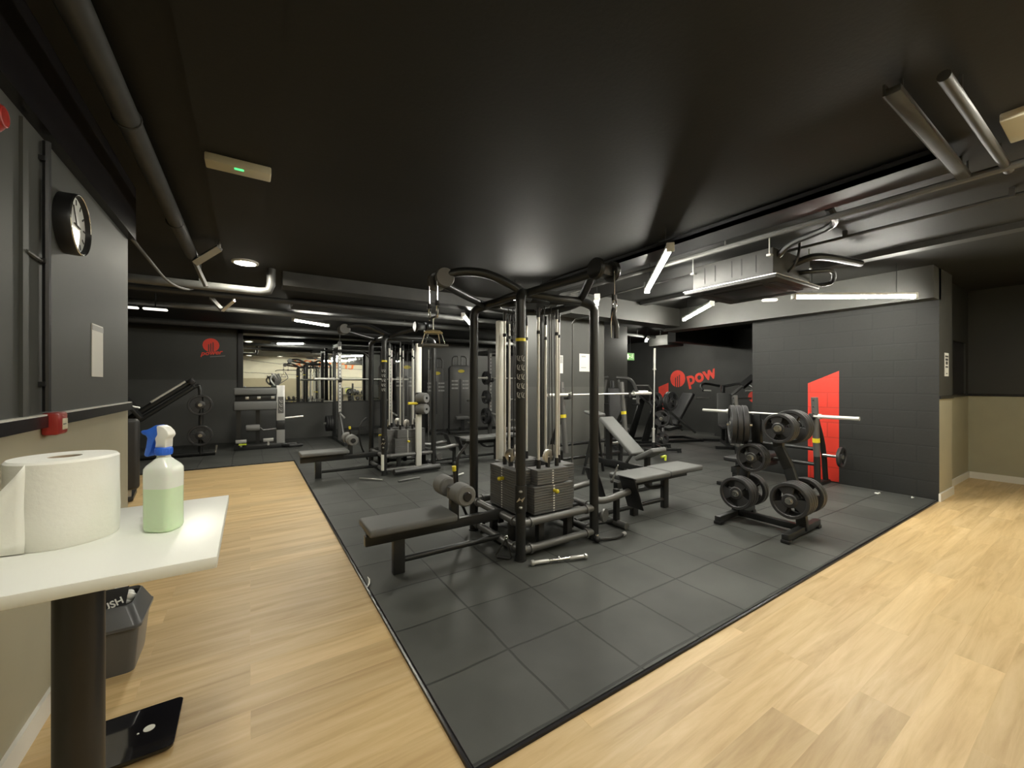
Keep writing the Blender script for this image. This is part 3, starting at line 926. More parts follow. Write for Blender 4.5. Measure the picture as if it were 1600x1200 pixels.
fl = MB().box((-0.012, 0.0, 0.318), (0.13, 0.16, 0.006), rot=(R(36), R(0), 0), bev=0.002).build('flap', M['black'], bn)
fm = Matrix.Translation((-0.03, 0.0, 0.318)) @ Matrix.Rotation(R(36), 4, 'X') @ Matrix.Translation((-0.018, -0.055, 0.0045)) @ rotz(R(24))
text('lettering', 'PUSH', 0.058, M['white_plastic'], fl, fm.to_translation(), fm.to_euler(), bold=0.0012, extrude=0.0008, xs=0.75)
b = MB()
for k in range(9):
    b.ball((0.058 + random.uniform(-.012, .008), 0.055 + random.uniform(-.03, .03), 0.305 + random.uniform(-.02, .022)), 0.024, (1, random.uniform(.7, 1.2), random.uniform(.7, 1.1)))
tag(b.build('crumpled_tissue', M['paper'], None, (-0.605, 2.915, WF)), 'crumpled pale tissue sticking out of the grey bin', 'tissue')

s = thing('bathroom_scale', 'glossy black glass bathroom scale on the wood floor by the table column', 'scale', (-0.41, 2.245, WF), R(0))
b = MB()
loft(b, [rrect(0.010, 0.150, 0.150, 0.02), rrect(0.022, 0.152, 0.152, 0.02), rrect(0.024, 0.150, 0.150, 0.02)], True, True)
b.build('glass_plate', M['black_gloss'], s)
for sx in (-1, 1):
    for sy in (-1, 1):
        MB().tube([(sx * 0.11, sy * 0.11, 0), (sx * 0.11, sy * 0.11, 0.012)], 0.018, 12).build('foot', M['black'], s)
MB().lathe([(0.0, 0.0255), (0.019, 0.0255), (0.019, 0.0235), (0, 0.0235)], c=(0.055, 0.0, 0)).lathe([(0.0, 0.0255), (0.004, 0.0255), (0.004, 0.0235), (0, 0.0235)], c=(0.022, -0.012, 0)).build('sensor_spot', M['white_plastic'], s)
# ------------------------------------------------------------------ free-weight kit: plates, bars
def plate_meshes(r, th):
    b = MB()
    # rim
    b.lathe([(r * 0.80, -th * 0.32), (r * 0.84, -th * 0.5), (r * 0.97, -th * 0.5), (r, -th * 0.36), (r, th * 0.36), (r * 0.97, th * 0.5), (r * 0.84, th * 0.5), (r * 0.80, th * 0.32), (r * 0.80, -th * 0.32)], n=36)
    # hub boss
    b.lathe([(0.026, -th * 0.42), (r * 0.34, -th * 0.42), (r * 0.40, -th * 0.25), (r * 0.40, th * 0.25), (r * 0.34, th * 0.42), (0.026, th * 0.42), (0.026, -th * 0.42)], n=28)
    # three webs between the grip openings
    for k in range(3):
        a0 = k * 2 * PI / 3 + PI / 2
        poly = []
        for j in range(7):
            a = a0 - 0.50 + 1.0 * j / 6
            poly.append((r * 0.82 * math.cos(a), r * 0.82 * math.sin(a)))
        for j in range(7):
            a = a0 + 0.62 - 1.24 * j / 6
            poly.append((r * 0.36 * math.cos(a), r * 0.36 * math.sin(a)))
        b.prism(poly, th * 0.5, Matrix.Translation((0, 0, -th * 0.25)))
    hub = MB().lathe([(0.0255, -th * 0.5), (0.034, -th * 0.5), (0.034, th * 0.5), (0.0255, th * 0.5), (0.0255, -th * 0.5)], n=20)
    return b.mesh('weight_plate', M['plate_rubber']), hub.mesh('hub', M['steel'])
PL = {'big': plate_meshes(0.205, 0.050), 'mid': plate_meshes(0.168, 0.045), 'small': plate_meshes(0.142, 0.04)}
PT = {'big': 0.050, 'mid': 0.045, 'small': 0.04}
def plate(kind, loc, d, label, group, roll=0.0):
    a, h = PL[kind]
    o = bpy.data.objects.new('weight_plate', a)
    C.objects.link(o)
    o.matrix_world = Matrix.Translation(loc) @ align(d) @ rotz(roll)
    hb = bpy.data.objects.new('hub', h)
    C.objects.link(hb)
    hb.parent = o
    return tag(o, label, 'weight plate', group)
ORD = ['first', 'second', 'third', 'fourth', 'fifth']
def plates_on(kind, n, p0, d, where, group, gap=0.004, gone=0.0):
    """n plates on a peg from p0 along d; the last is outermost"""
    d = Vector(d).normalized()
    for k in range(n):
        pos = ('outermost' if k == n - 1 else 'innermost' if k == 0 else 'middle') if n > 1 else 'only'
        if n > 3 and 0 < k < n - 1:
            pos = ORD[k] + ' from the frame'
        plate(kind, Vector(p0) + d * (PT[kind] * 0.5 + k * (PT[kind] + gap)), d, 'weight plate, %s on %s' % (pos, where), group, roll=random.uniform(-.5, .5))

def barbell(c, d, label, L=2.2, group=None):
    t = thing('barbell', label, 'barbell', c, 0, group)
    t.rotation_euler = align(d).to_euler()
    MB().tube([(0, 0, -L / 2 + 0.44), (0, 0, L / 2 - 0.44)], 0.014, 12).build('shaft', M['rod'], t)
    for s_ in (-1, 1):
        MB().lathe([(0.0, s_ * (L / 2)), (0.025, s_ * (L / 2)), (0.025, s_ * (L / 2 - 0.42)), (0.036, s_ * (L / 2 - 0.42)), (0.036, s_ * (L / 2 - 0.45)), (0.0, s_ * (L / 2 - 0.45))], n=16).build('sleeve', M['rod'], t)
    return t

# ------------------------------------------------------------------ four-sided cable tower
A = 0.415
def cable_tower(cx, cy, label, near):
    t = thing('cable_tower', label, 'cable machine', (cx, cy, 0), 0, None)
    ang = {'W': 0, 'S': PI / 2, 'E': PI, 'N': 3 * PI / 2}
    # posts
    for sx in (-1, 1):
        for sy in (-1, 1):
            p = MB().tube([(sx * A, sy * A, 0.0), (sx * A, sy * A, 2.14)], 0.042, 20).tube([(sx * A, sy * A, 0.0), (sx * A, sy * A, 0.012)], 0.05, 20)
            po = p.build('post', M['frame'], t)
            if sx == -1 and sy == -1:
                # yellow band, exercise pictograms and clamp on the front post
                MB().lathe([(0.0425, 1.80), (0.0432, 1.80), (0.0432, 1.825), (0.0425, 1.825)], c=(-A, -A, 0)).build('yellow_band', M['yellow'], po)
                for i in range(5):
                    d = MB()
                    for j in (-1, 1):
                        z = 1.66 - i * 0.075
                        aa = R(-123) + j * 0.42
                        m = Matrix.Translation((-A, -A, 0)) @ rotz(aa) @ Matrix.Translation((0.0425, 0, z))
                        d.X = m
                        d.tube([(0, -0.012, 0.018), (0, -0.008, -0.014), (0, 0.006, -0.022), (0, 0.014, -0.020)], 0.0034, 5)
                        d.tube([(0, 0.012, 0.018), (0, 0.006, 0.004), (0, 0.003, -0.014)], 0.0034, 5)
                        d.ball((0, -0.006, 0.020), 0.0035)
                    d.X = Matrix.Identity(4)
                    d.build('pictogram', M['ink_grey'], po)
                k = MB().lathe([(0.042, 0.40), (0.049, 0.40), (0.051, 0.41), (0.051, 0.61), (0.049, 0.62), (0.042, 0.62)], c=(-A, -A, 0))
                k.build('clamp_sleeve', M['frame'], po)
                for z in (0.445, 0.575):
                    MB().ball((-A - 0.028, -A - 0.043, z), 0.016, (1, 1, 0.8)).build('bolt', M['steel'], po)
                m = Matrix.Translation((-A, -A, 0)) @ rotz(R(-123)) @ Matrix.Translation((0.051, 0, 0.51)) @ Matrix.Rotation(R(90), 4, 'Y') @ rotz(R(90))
                MB().prism([(-0.035, -0.02), (-0.012, 0.018), (0.0, -0.002), (0.035, 0.022), (0.012, -0.02), (0.0, 0.0)], 0.006, m).build('emblem', M['steel'], po)
    # top ring with corner nodes
    b = MB()
    for a in range(4):
        b.X = rotz(a * PI / 2)
        b.tube([(-0.33, -0.33, 2.225), (-0.36, -0.16, 2.215), (-0.365, 0, 2.21), (-0.36, 0.16, 2.215), (-0.33, 0.33, 2.225)], 0.036, 12, smooth=4)
        b.tube([(-A, -A, 2.13), (-A + 0.015, -A + 0.015, 2.18), (-0.33, -0.33, 2.225), (-0.22, -0.22, 2.235)], 0.043, 12, smooth=3)
        b.tube([(-0.30, -0.30, 2.23), (-0.10, -0.10, 2.235)], 0.03, 10)
    b.X = Matrix.Identity(4)
    b.lathe([(0, 2.20), (0.16, 2.20), (0.18, 2.22), (0.16, 2.25), (0, 2.25)])
    b.build('top_ring', M['frame'], t)
    for side, an in ang.items():
        X = rotz(an)
        def mb():
            q = MB()
            q.X = X
            return q
        # base tubes with collars
        for z in (0.075, 0.295):
            b = mb().tube([(-A, -A + 0.03, z), (-A, A - 0.03, z)], 0.033, 14)
            for y in (-A + 0.10, A - 0.10):
                b.tube([(-A, y - 0.012, z), (-A, y + 0.012, z)], 0.042, 14)
            b.build('base_tube', M['frame_grey'] if near else M['frame'], t)
        for y in (-0.16, 0.16):
            mb().bb(-A + 0.05, -A + 0.11, y - 0.03, y + 0.03, 0.05, 0.30, bev=0.004).build('strut', M['frame'], t)
        mb().bb(-0.375, -0.13, -0.25, 0.25, 0.275, 0.30, bev=0.004).bb(-0.41, -0.3, -0.2, 0.2, 0.262, 0.28).build('stack_shelf', M['frame'], t)
        # weight stack
        b = mb()
        lift = side == 'S'
        top = 0
        n = 17
        for k in range(n):
            z = 0.31 + k * 0.0222
            inset = 0.0
            if lift and k >= 11:
                inset = 0.045
                z += 0.006
            b.bb(-0.34 + inset * 0.3, -0.155, -0.22 + inset, 0.22 - inset, z, z + 0.0195, bev=0.0025)
            top = z + 0.0195
        b.bb(-0.30, -0.19, -0.17, 0.17, 0.30, top - 0.01)
        st = b.build('weight_stack', M['stack'], t)
        lb = mb()
        for k in range(n):
            z = 0.31 + k * 0.0222
            lb.bb(-0.3425 + (0.0135 if lift and k >= 11 else 0), -0.338 + (0.0135 if lift and k >= 11 else 0), -0.004, 0.012, z + 0.004, z + 0.015)
        lb.build('number_strip', M['paper'], st)
        zz = 0.59 if side == 'W' else 0.50
        pin = mb().tube([(-0.345, -0.03 if side == 'W' else 0.005, zz), (-0.385, -0.03 if side == 'W' else 0.005, zz)], 0.016, 12)
        pin.ball((-0.388, -0.03 if side == 'W' else 0.005, zz), 0.019)
        pin.build('selector_pin', M['yellow'], st)
        # guide rods
        for y in (-0.105, 0.105):
            g = mb().tube([(-0.245, y, 0.30), (-0.245, y, 2.12)], 0.0125, 12)
            go = g.build('guide_rod', M['rod'], t)
            mb().tube([(-0.245, y, top), (-0.245, y, top + 0.075)], 0.02, 12).build('rubber_bumper', M['black'], go)
            mb().tube([(-0.245, y, 1.90), (-0.245, y, 1.93)], 0.018, 12).build('rod_clip', M['black'], go)
            mb().tube([(-0.245, y, 2.05), (-0.245, y, 2.14)], 0.016, 12).build('top_bushing', M['black'], go)
        # pulley on the stack and cables
        pu = mb().lathe([(0.012, -0.014), (0.058, -0.014), (0.062, -0.012), (0.053, -0.004), (0.053, 0.004), (0.062, 0.012), (0.058, 0.014), (0.012, 0.014), (0.012, -0.014)], c=(-0.245, 0, top + 0.10), d=(1, 0.25, 0))
        pu.build('pulley', M['steel'], t)
        mb().bb(-0.263, -0.227, -0.012, 0.012, top, top + 0.09).build('pulley_yoke', M['black'], t)
        for y in (-0.055, 0.055):
            mb().tube([(-0.245, y, top + 0.10), (-0.245, y * 0.7, 2.16)], 0.0045, 8).build('cable', M['black'], t)
    # arms
    for side in ('W', 'S'):
        X = rotz(ang[side])
        def mb():
            q = MB()
            q.X = X
            return q
        mb().tube([(-0.32, -0.32, 2.23), (-0.46, -0.27, 2.31), (-0.62, -0.19, 2.38), (-0.78, -0.12, 2.39), (-0.91, -0.07, 2.36)], 0.037, 14, smooth=5).build('pulley_arm', M['frame'], t)
        mb().tube([(-0.32, 0.32, 2.22), (-0.60, 0.20, 2.26), (-0.80, 0.10, 2.29), (-0.90, 0.06, 2.31)], 0.033, 14, smooth=5).build('pulley_arm', M['frame'], t)
        for y in (-0.085, 0.085):
            mb().lathe([(0.0, -0.02), (0.075, -0.02), (0.082, -0.012), (0.072, 0.0), (0.082, 0.012), (0.075, 0.02), (0, 0.02)], c=(-0.945, y, 2.325), d=(0, 1, 0)).build('pulley', M['frame_grey' if side == 'W' else 'frame'], t)
        mb().bb(-0.985, -0.88, -0.06, 0.06, 2.28, 2.37, bev=0.01).build('pulley_bracket', M['frame'], t)
    return t

def tower_bench_west(t, near):
    """pulldown bench with thigh rollers on the west side"""
    y0 = -0.09
    MB().bb(-1.58, -A + 0.02, y0 - 0.028, y0 + 0.028, 0.255, 0.335, bev=0.006).build('bench_beam', M['frame'], t)
    MB().prism([(-1.52, 0.335), (-1.58, 0.365), (-0.92, 0.365), (-0.94, 0.335)], 0.16, Matrix.Translation((0, y0 + 0.08, 0)) @ Matrix.Rotation(R(90), 4, 'X')).build('seat_support', M['frame'], t)
    b = MB().box((-1.245, y0, 0.392), (0.68, 0.345, 0.055), bev=0.018, seg=3)
    b.build('seat_pad', M['pad'], t)
    MB().bb(-1.375, -1.285, y0 - 0.032, y0 + 0.032, 0.0, 0.26, bev=0.008).build('leg', M['frame'], t)
    MB().tube([(-1.30, y0, 0.095), (-A, y0, 0.095)], 0.024, 12).build('brace', M['frame'], t)
    MB().bb(-0.90, -0.83, y0 - 0.03, y0 + 0.03, 0.33, 0.52, bev=0.006).build('roller_post', M['frame'], t)
    MB().tube([(-0.87, y0 - 0.26, 0.575), (-0.87, y0 + 0.28, 0.575)], 0.022, 12).box((-0.87, y0, 0.55), (0.09, 0.09, 0.10), bev=0.012).build('roller_axle', M['frame_grey'], t)
    for s_ in (-1, 1):
        MB().lathe([(0.022, -0.085), (0.07, -0.085), (0.083, -0.07), (0.085, 0), (0.083, 0.07), (0.07, 0.085), (0.022, 0.085)], c=(-0.87, y0 + 0.17 * s_, 0.575), d=(0, 1, 0)).build('thigh_roller', M['foam'], t)
        MB().lathe([(0, 0), (0.036, 0), (0.036, 0.012), (0.03, 0.018), (0, 0.018)], c=(-0.87, y0 + 0.256 * s_, 0.575), d=(0, s_, 0)).build('roller_cap', M['black'], t)
    lv = MB().tube([(-0.86, y0 - 0.02, 0.62), (-0.875, y0 - 0.03, 0.74)], 0.014, 10).build('adjustment_lever', M['black'], t)
    MB().tube([(-0.875, y0 - 0.03, 0.735), (-0.879, y0 - 0.033, 0.775)], 0.017, 10).build('lever_grip', M['yellow'], lv)
    MB().tube([(-0.47, A + 0.03, 0.12), (-0.60, 0.38, 0.40), (-0.62, 0.36, 0.72), (-0.50, 0.40, 0.86)], 0.014, 8, smooth=4).build('support_hook', M['black'], t)

def tower_bench_east(t, near):
    """low row bench with foot plates on the east side"""
    y0 = -0.155
    MB().bb(0.98, 2.20, y0 - 0.03, y0 + 0.03, 0.33, 0.405, bev=0.006).build('bench_beam', M['frame'], t)
    MB().box((1.375, y0, 0.435), (0.62, 0.36, 0.06), bev=0.02, seg=3).build('seat_pad', M['pad'], t)
    MB().box((1.995, y0, 0.440), (0.61, 0.36, 0.06), bev=0.02, seg=3).build('seat_pad', M['pad'], t)
    for x in (1.275, 1.805):
        MB().bb(x - 0.04, x + 0.04, y0 - 0.03, y0 + 0.03, 0.0, 0.35, bev=0.006).build('leg', M['frame'], t)
    MB().tube([(A, y0, 0.10), (1.80, y0, 0.10)], 0.024, 12).build('brace', M['frame'], t)
    MB().tube([(1.45, y0 + 0.02, 0.36), (1.55, y0 + 0.02, 0.27), (1.70, y0 + 0.02, 0.25), (1.80, y0 + 0.02, 0.26)], 0.022, 10, smooth=4).build('curved_brace', M['frame'], t)
    for y, yy in ((-0.44, -A), (0.06, 0.10)):
        MB().tube([(A, yy, 0.36), (A + 0.14, yy - 0.01, 0.345), (0.72, y, 0.37), (0.86, y, 0.385)], 0.033, 12, smooth=5).build('foot_arm', M['frame_grey'], t)
        MB().box((0.90, y, 0.36), (0.014, 0.20, 0.34), rot=(0, R(-22), 0), bev=0.006).box((0.835, y, 0.525), (0.05, 0.20, 0.014), rot=(0, R(20), 0), bev=0.005).build('foot_plate', M['black'], t)
    MB().bb(0.83, 0.88, -0.31, -0.26, 0.03, 0.38, bev=0.004).build('leg', M['frame'], t)
    MB().tube([(0.855, -0.42, 0.035), (0.855, -0.05, 0.035)], 0.034, 14).build('foot_bar', M['frame_grey'], t)
    MB().tube([(A, -0.2, 0.06), (0.85, -0.25, 0.05)], 0.022, 10).build('foot_brace', M['frame'], t)
    MB().lathe([(0, -0.015), (0.06, -0.015), (0.065, 0), (0.06, 0.015), (0, 0.015)], c=(0.50, -0.46, 0.22), d=(0.3, -1, 0)).build('low_pulley', M['frame_grey'], t)
    g = MB().tube([(A + 0.02, -0.36, 0.7), (A + 0.02, -0.36, 2.07), (A + 0.04, -0.32, 2.10), (A + 0.05, -0.10, 2.10), (A + 0.05, -0.06, 2.07), (A + 0.05, -0.05, 0.4)], 0.009, 8)
    g.build('cable_guard', M['frame_grey'], t)

T1 = cable_tower(2.285, 3.175, 'big black four-post cable tower nearest the viewer, in the middle of the mat', True)
tower_bench_west(T1, True)
tower_bench_east(T1, True)
MB().bb(-0.16, -0.09, 0.36, 0.42, 0.08, 2.10, bev=0.006).build('pulley_column', M['white_column'], T1)
T2 = cable_tower(2.205, 6.925, 'second black four-post cable tower, farther back towards the mirror', True)
tower_bench_west(T2, False)
tower_bench_east(T2, False)
MB().bb(0.10, 0.19, -0.46, -0.40, 0.05, 2.12, bev=0.006).build('pulley_column', M['white_column'], T2)
MB().bb(-0.46, -0.43, -0.46, -0.39, 0.08, 0.33).build('white_guard', M['white_column'], T2)
for z in (1.04, 1.22):
    MB().lathe([(0.02, -0.09), (0.075, -0.09), (0.085, -0.07), (0.085, 0.07), (0.075, 0.09), (0.02, 0.09)], c=(0.17, -0.54, z), d=(0.6, -1, 0)).build('column_roller', M['foam'], T2)
MB().box((0.145, -0.48, 1.13), (0.12, 0.08, 0.36), bev=0.01).build('roller_carriage', M['black'], T2)
MB().tube([(0.10, -0.50, 1.13), (-0.06, -0.52, 1.135)], 0.022, 10).build('lever', M['yellow'], T2)
MB().tube([(-0.32, -0.62, 0.07), (0.46, -0.56, 0.07)], 0.05, 12).build('front_roll', M['frame'], T2)

# attachments
def carabiner(parent, p, L=0.07):
    x, y, z = p
    MB().tube([(x, y - 0.014, z), (x, y - 0.02, z - L * 0.4), (x, y - 0.012, z - L), (x, y + 0.008, z - L), (x, y + 0.018, z - L * 0.4), (x, y + 0.010, z), (x, y - 0.014, z)], 0.0045, 8, smooth=3).build('carabiner', M['chrome'], parent)
def top_cable(x, y, z0, z1, parent):
    MB().tube([(x, y, z0), (x, y, z1)], 0.0055, 8).build('cable', M['chrome'], parent)
pd = thing('pulldown_handle', 'close-grip pulldown handle with tan top plate hanging from the near cable tower', 'cable handle', (1.335, 3.175, 0))
for y in (-0.085, 0.085):
    top_cable(-0.06, y, 2.32, 2.12, pd)
    MB().tube([(-0.06, y, 2.13), (-0.06, y, 2.085)], 0.02, 10).build('stopper', M['black'], pd)
    carabiner(pd, (-0.06, y, 2.085), 0.09)
MB().tube([(-0.06, -0.085, 2.0), (-0.06, 0.085, 2.0)], 0.012, 8).tube([(-0.06, 0, 2.0), (-0.06, 0, 1.90)], 0.007, 8).build('link', M['chrome'], pd)
MB().lathe([(0, 1.868), (0.075, 1.868), (0.08, 1.876), (0.06, 1.892), (0.01, 1.90), (0, 1.90)], c=(-0.06, 0, 0)).build('top_plate', M['brass_plate'], pd)
for sx, sy in ((-1, -1), (1, 1), (-1, 1), (1, -1)):
    MB().tube([(-0.06 + sx * 0.06, sy * 0.035, 1.87), (-0.06 + sx * 0.085, sy * 0.05, 1.775)], 0.0055, 8).build('rod', M['chrome'], pd)
for sy in (-1, 1):
    MB().tube([(-0.06 - 0.11, sy * 0.05, 1.77), (-0.06 + 0.11, sy * 0.05, 1.77)], 0.014, 10).build('grip', M['frame_grey'], pd)

rp2 = thing('rope_handle', 'black strap handle hanging from the front arm of the near cable tower', 'cable handle', (2.285, 2.235, 0))
top_cable(0.055, -0.06, 2.32, 2.12, rp2)
MB().tube([(0.055, -0.06, 2.13), (0.055, -0.06, 2.09)], 0.02, 10).build('stopper', M['black'], rp2)
carabiner(rp2, (0.055, -0.06, 2.09), 0.08)
MB().tube([(0.055, -0.06, 2.03), (0.05, -0.055, 1.98), (0.075, -0.06, 1.90), (0.075, -0.06, 1.80)], 0.02, 10, smooth=4).build('strap_grip', M['black'], rp2)
MB().tube([(0.04, -0.06, 2.02), (0.02, -0.06, 1.93), (0.025, -0.06, 1.80)], 0.005, 8, smooth=4).build('chain', M['chrome'], rp2)

def tri_handle(loc, rot, label, m):
    t = thing('triangle_handle', label, 'cable handle', loc)
    t.rotation_euler = rot
    MB().tube([(0, 0, 0), (-0.065, 0, -0.13), (-0.055, 0, -0.145), (0.055, 0, -0.145), (0.065, 0, -0.13), (0, 0, 0)], 0.009, 8).build('frame', m, t)
    MB().tube([(-0.05, 0, -0.145), (0.05, 0, -0.145)], 0.015, 10).build('grip', M['black'], t)
    MB().torus((0, 0, 0.012), 0.014, 0.004, (0, 1, 0), 14).build('ring', M['chrome'], t)
    return t
tri_handle((1.79, 2.86, 0.155), (R(-12), R(8), R(-35)), 'black triangle cable handle leaning on the base of the near tower by the bench', M['frame'])
tri_handle((3.14, 2.88, 0.60), (R(20), R(0), R(40)), 'grey triangle row handle resting on the foot plates of the near tower', M['frame_grey'])
bar = thing('cable_bar', 'short silver straight cable bar lying on the rubber tiles before the near tower', 'cable handle', (2.11, 2.55, 0.024), R(-17))
MB().tube([(-0.24, 0, 0), (0.24, 0, 0)], 0.012, 12).build('shaft', M['chrome'], bar)
for s_ in (-1, 1):
    MB().lathe([(0.0, 0.245), (0.018, 0.245), (0.023, 0.238), (0.023, 0.222), (0.016, 0.214), (0.0165, 0.10), (0.012, 0.09)], d=(s_, 0, 0)).build('grip', M['silver'], bar)
MB().lathe([(0.016, -0.012), (0.018, 0), (0.016, 0.012)], d=(1, 0, 0)).torus((0, 0.014, 0.012), 0.01, 0.004, (1, 0, 0), 12).build('swivel', M['chrome'], bar)
st = thing('ankle_strap', 'black strap with steel ends lying by the right foot of the near tower', 'cable handle', (2.66, 2.68, 0))
MB().tube([(-0.0, 0, 0.03), (0.10, -0.01, 0.018), (0.2, -0.04, 0.016), (0.31, -0.03, 0.022)], 0.014, 8, smooth=4).build('strap', M['black'], st)
MB().ball((0.0, 0.0, 0.034), 0.034).build('stopper_ball', M['black'], st)
MB().ball((0.0, 0.0, 0.066), 0.016).build('ring', M['chrome'], st)
MB().tube([(0.30, -0.032, 0.022), (0.345, -0.02, 0.024)], 0.02, 10).build('end_cap', M['silver'], st)
b2 = thing('cable_bar', 'small silver cable bar on the rubber floor before the far tower, left one', 'cable handle', (1.52, 6.25, 0.022), R(-48))
MB().tube([(-0.2, 0, 0), (0.2, 0, 0)], 0.013, 10).build('shaft', M['steel'], b2)
b2 = thing('cable_bar', 'silver bar with a black clip on the rubber floor before the far tower, right one', 'cable handle', (2.62, 5.72, 0.022), R(30))
MB().tube([(-0.28, 0, 0), (0.28, 0, 0)], 0.014, 10).build('shaft', M['rod'], b2)
MB().box((-0.08, 0, 0.014), (0.09, 0.06, 0.07), bev=0.01).build('clip', M['black'], b2)
b2 = thing('cable_bar', 'low dark cable handle on the rubber floor at the foot of the far tower', 'cable handle', (2.0, 5.93, 0.022), R(10))
MB().tube([(-0.18, 0, 0), (0.18, 0, 0)], 0.014, 10).build('shaft', M['frame_grey'], b2)
pf = thing('bent_cable_bar', 'single round-pulley cable end hanging from the far tower over its bench', 'cable handle', (1.20, 6.925, 0))
MB().tube([(0, 0, 2.32), (0, 0, 1.98)], 0.005, 8).build('cable', M['black'], pf)
MB().tube([(0, 0, 2.0), (0, 0, 1.95)], 0.022, 10).build('stopper', M['black'], pf)
MB().tube([(-0.42, -0.05, 1.93), (-0.32, -0.02, 1.97), (0, 0, 1.975), (0.35, 0.02, 1.97), (0.46, 0.04, 1.90)], 0.014, 8, smooth=4).build('bent_bar', M['frame'], pf)

# ------------------------------------------------------------------ plate tree beside the tower
def plate_tree(loc, rz, label):
    t = thing('plate_rack', label, 'plate rack', loc, rz)
    for y in (-0.31, 0.31):
        f = MB().bb(-0.40, 0.36, y - 0.03, y + 0.03, 0.025, 0.085, bev=0.006).build('foot', M['frame'], t)
        for x in (-0.37, 0.33):
            MB().box((x, y, 0.0175), (0.07, 0.075, 0.035), bev=0.008).build('rubber_foot', M['black'], f)
    MB().bb(-0.03, 0.03, -0.31, 0.31, 0.03, 0.09, bev=0.005).build('base_beam', M['frame'], t)
    # two bent uprights, closing in towards the top
    for y0, y1 in ((-0.31, -0.10), (0.31, 0.10)):
        ys = [y0, y0 * 0.93, y0 * 0.62, y1, y1 * 1.1]
        zs = [0.05, 0.28, 0.62, 0.82, 1.12]
        b = MB()
        for i in range(4):
            p, q = Vector((0, ys[i], zs[i])), Vector((0, ys[i + 1], zs[i + 1]))
            d = (q - p)
            b.box((p + q) / 2, (0.06, 0.09, d.length + 0.02), rot=(-math.atan2(d.y, d.z), 0, 0), bev=0.006)
        b.build('upright', M['frame'], t)
    MB().bb(-0.02, 0.02, -0.12, 0.12, 0.78, 0.84).bb(-0.02, 0.02, -0.13, 0.13, 1.08, 1.14).build('cross_plate', M['frame'], t)
    return t
def peg(t, p, d, L=0.26, m='chrome'):
    MB().tube([p, Vector(p) + Vector(d).normalized() * L], 0.0245, 12).build('peg', M[m], t)
PR = plate_tree((4.46, 2.06, 0), R(2), 'black plate rack loaded with weight plates near the wood floor edge')
G1 = 'weight plates on the near plate rack'
def load(t, kind, n, lp, d, where, group, L=0.26):
    peg(t, lp, d, 0.05 + n * (PT[kind] + 0.004) + 0.025)
    m = Matrix.Translation(t.location) @ rotz(t.rotation_euler.z)
    p = m @ Vector(lp)
    dd = rotz(t.rotation_euler.z) @ Vector(d)
    plates_on(kind, n, p + dd * 0.05, dd, where, group)
load(PR, 'mid', 4, (-0.02, -0.29, 0.36), (-1, 0, 0), 'the lower front peg of the near plate rack', G1, 0.31)
load(PR, 'mid', 3, (-0.02, 0.22, 0.31), (-1, 0, 0), 'the lower rear peg of the near plate rack', G1)
load(PR, 'small', 3, (-0.02, 0.08, 0.70), (-1, 0, 0), 'the middle peg of the near plate rack', G1)
load(PR, 'small', 3, (-0.02, -0.17, 1.02), (-1, 0, 0), 'the upper front peg of the near plate rack', G1)
load(PR, 'big', 3, (-0.03, 0.14, 1.02), (-0.55, 0.83, 0), 'the turned upper rear peg of the near plate rack', G1, 0.3)
load(PR, 'mid', 2, (0.02, -0.29, 0.36), (1, 0, 0), 'the lower wall-side peg of the near plate rack', G1)
load(PR, 'mid', 3, (0.02, -0.17, 1.02), (1, 0, 0), 'the upper wall-side peg of the near plate rack', G1)
load(PR, 'mid', 2, (0.02, 0.22, 0.31), (1, 0, 0), 'the rear wall-side peg of the near plate rack', G1)

# far plate rack with an upright bar
PR2 = plate_tree((7.55, 5.72, 0), R(-35), 'black plate rack in the far bay with a steel bar standing upright in it')
G2 = 'weight plates on the far plate rack'
load(PR2, 'mid', 2, (-0.02, -0.10, 1.10), (-1, -0.5, 0), 'the upper left peg of the far plate rack', G2)
load(PR2, 'big', 2, (0.10, -0.14, 1.08), (0.75, -1, 0), 'the upper right peg of the far plate rack', G2)
load(PR2, 'mid', 2, (-0.02, -0.24, 0.72), (-0.4, -1, 0), 'the middle peg of the far plate rack', G2)
load(PR2, 'small', 2, (-0.02, -0.29, 0.30), (-0.5, -1, 0), 'the lower peg of the far plate rack', G2)
load(PR2, 'mid', 1, (0.06, -0.10, 0.72), (1, 0.0, 0), 'the side peg of the far plate rack', G2)
ub = barbell((7.0, 5.42, 1.14), (0.02, 0.0, 1), 'steel barbell standing upright beside the far plate rack', 2.1)
b = MB().lathe([(0.05, 0.0), (0.11, 0.0), (0.11, 0.02), (0.035, 0.03), (0.035, 0.25), (0.028, 0.25), (0.028, 0.03), (0.0, 0.02)])
tag(b.build('bar_holder', M['frame'], None, (6.98, 5.42, 0)), 'black floor socket holding the upright barbell', 'bar holder')
b = MB().tube([(0, 0, 0), (0.30, -0.25, -0.36)], 0.012, 8)

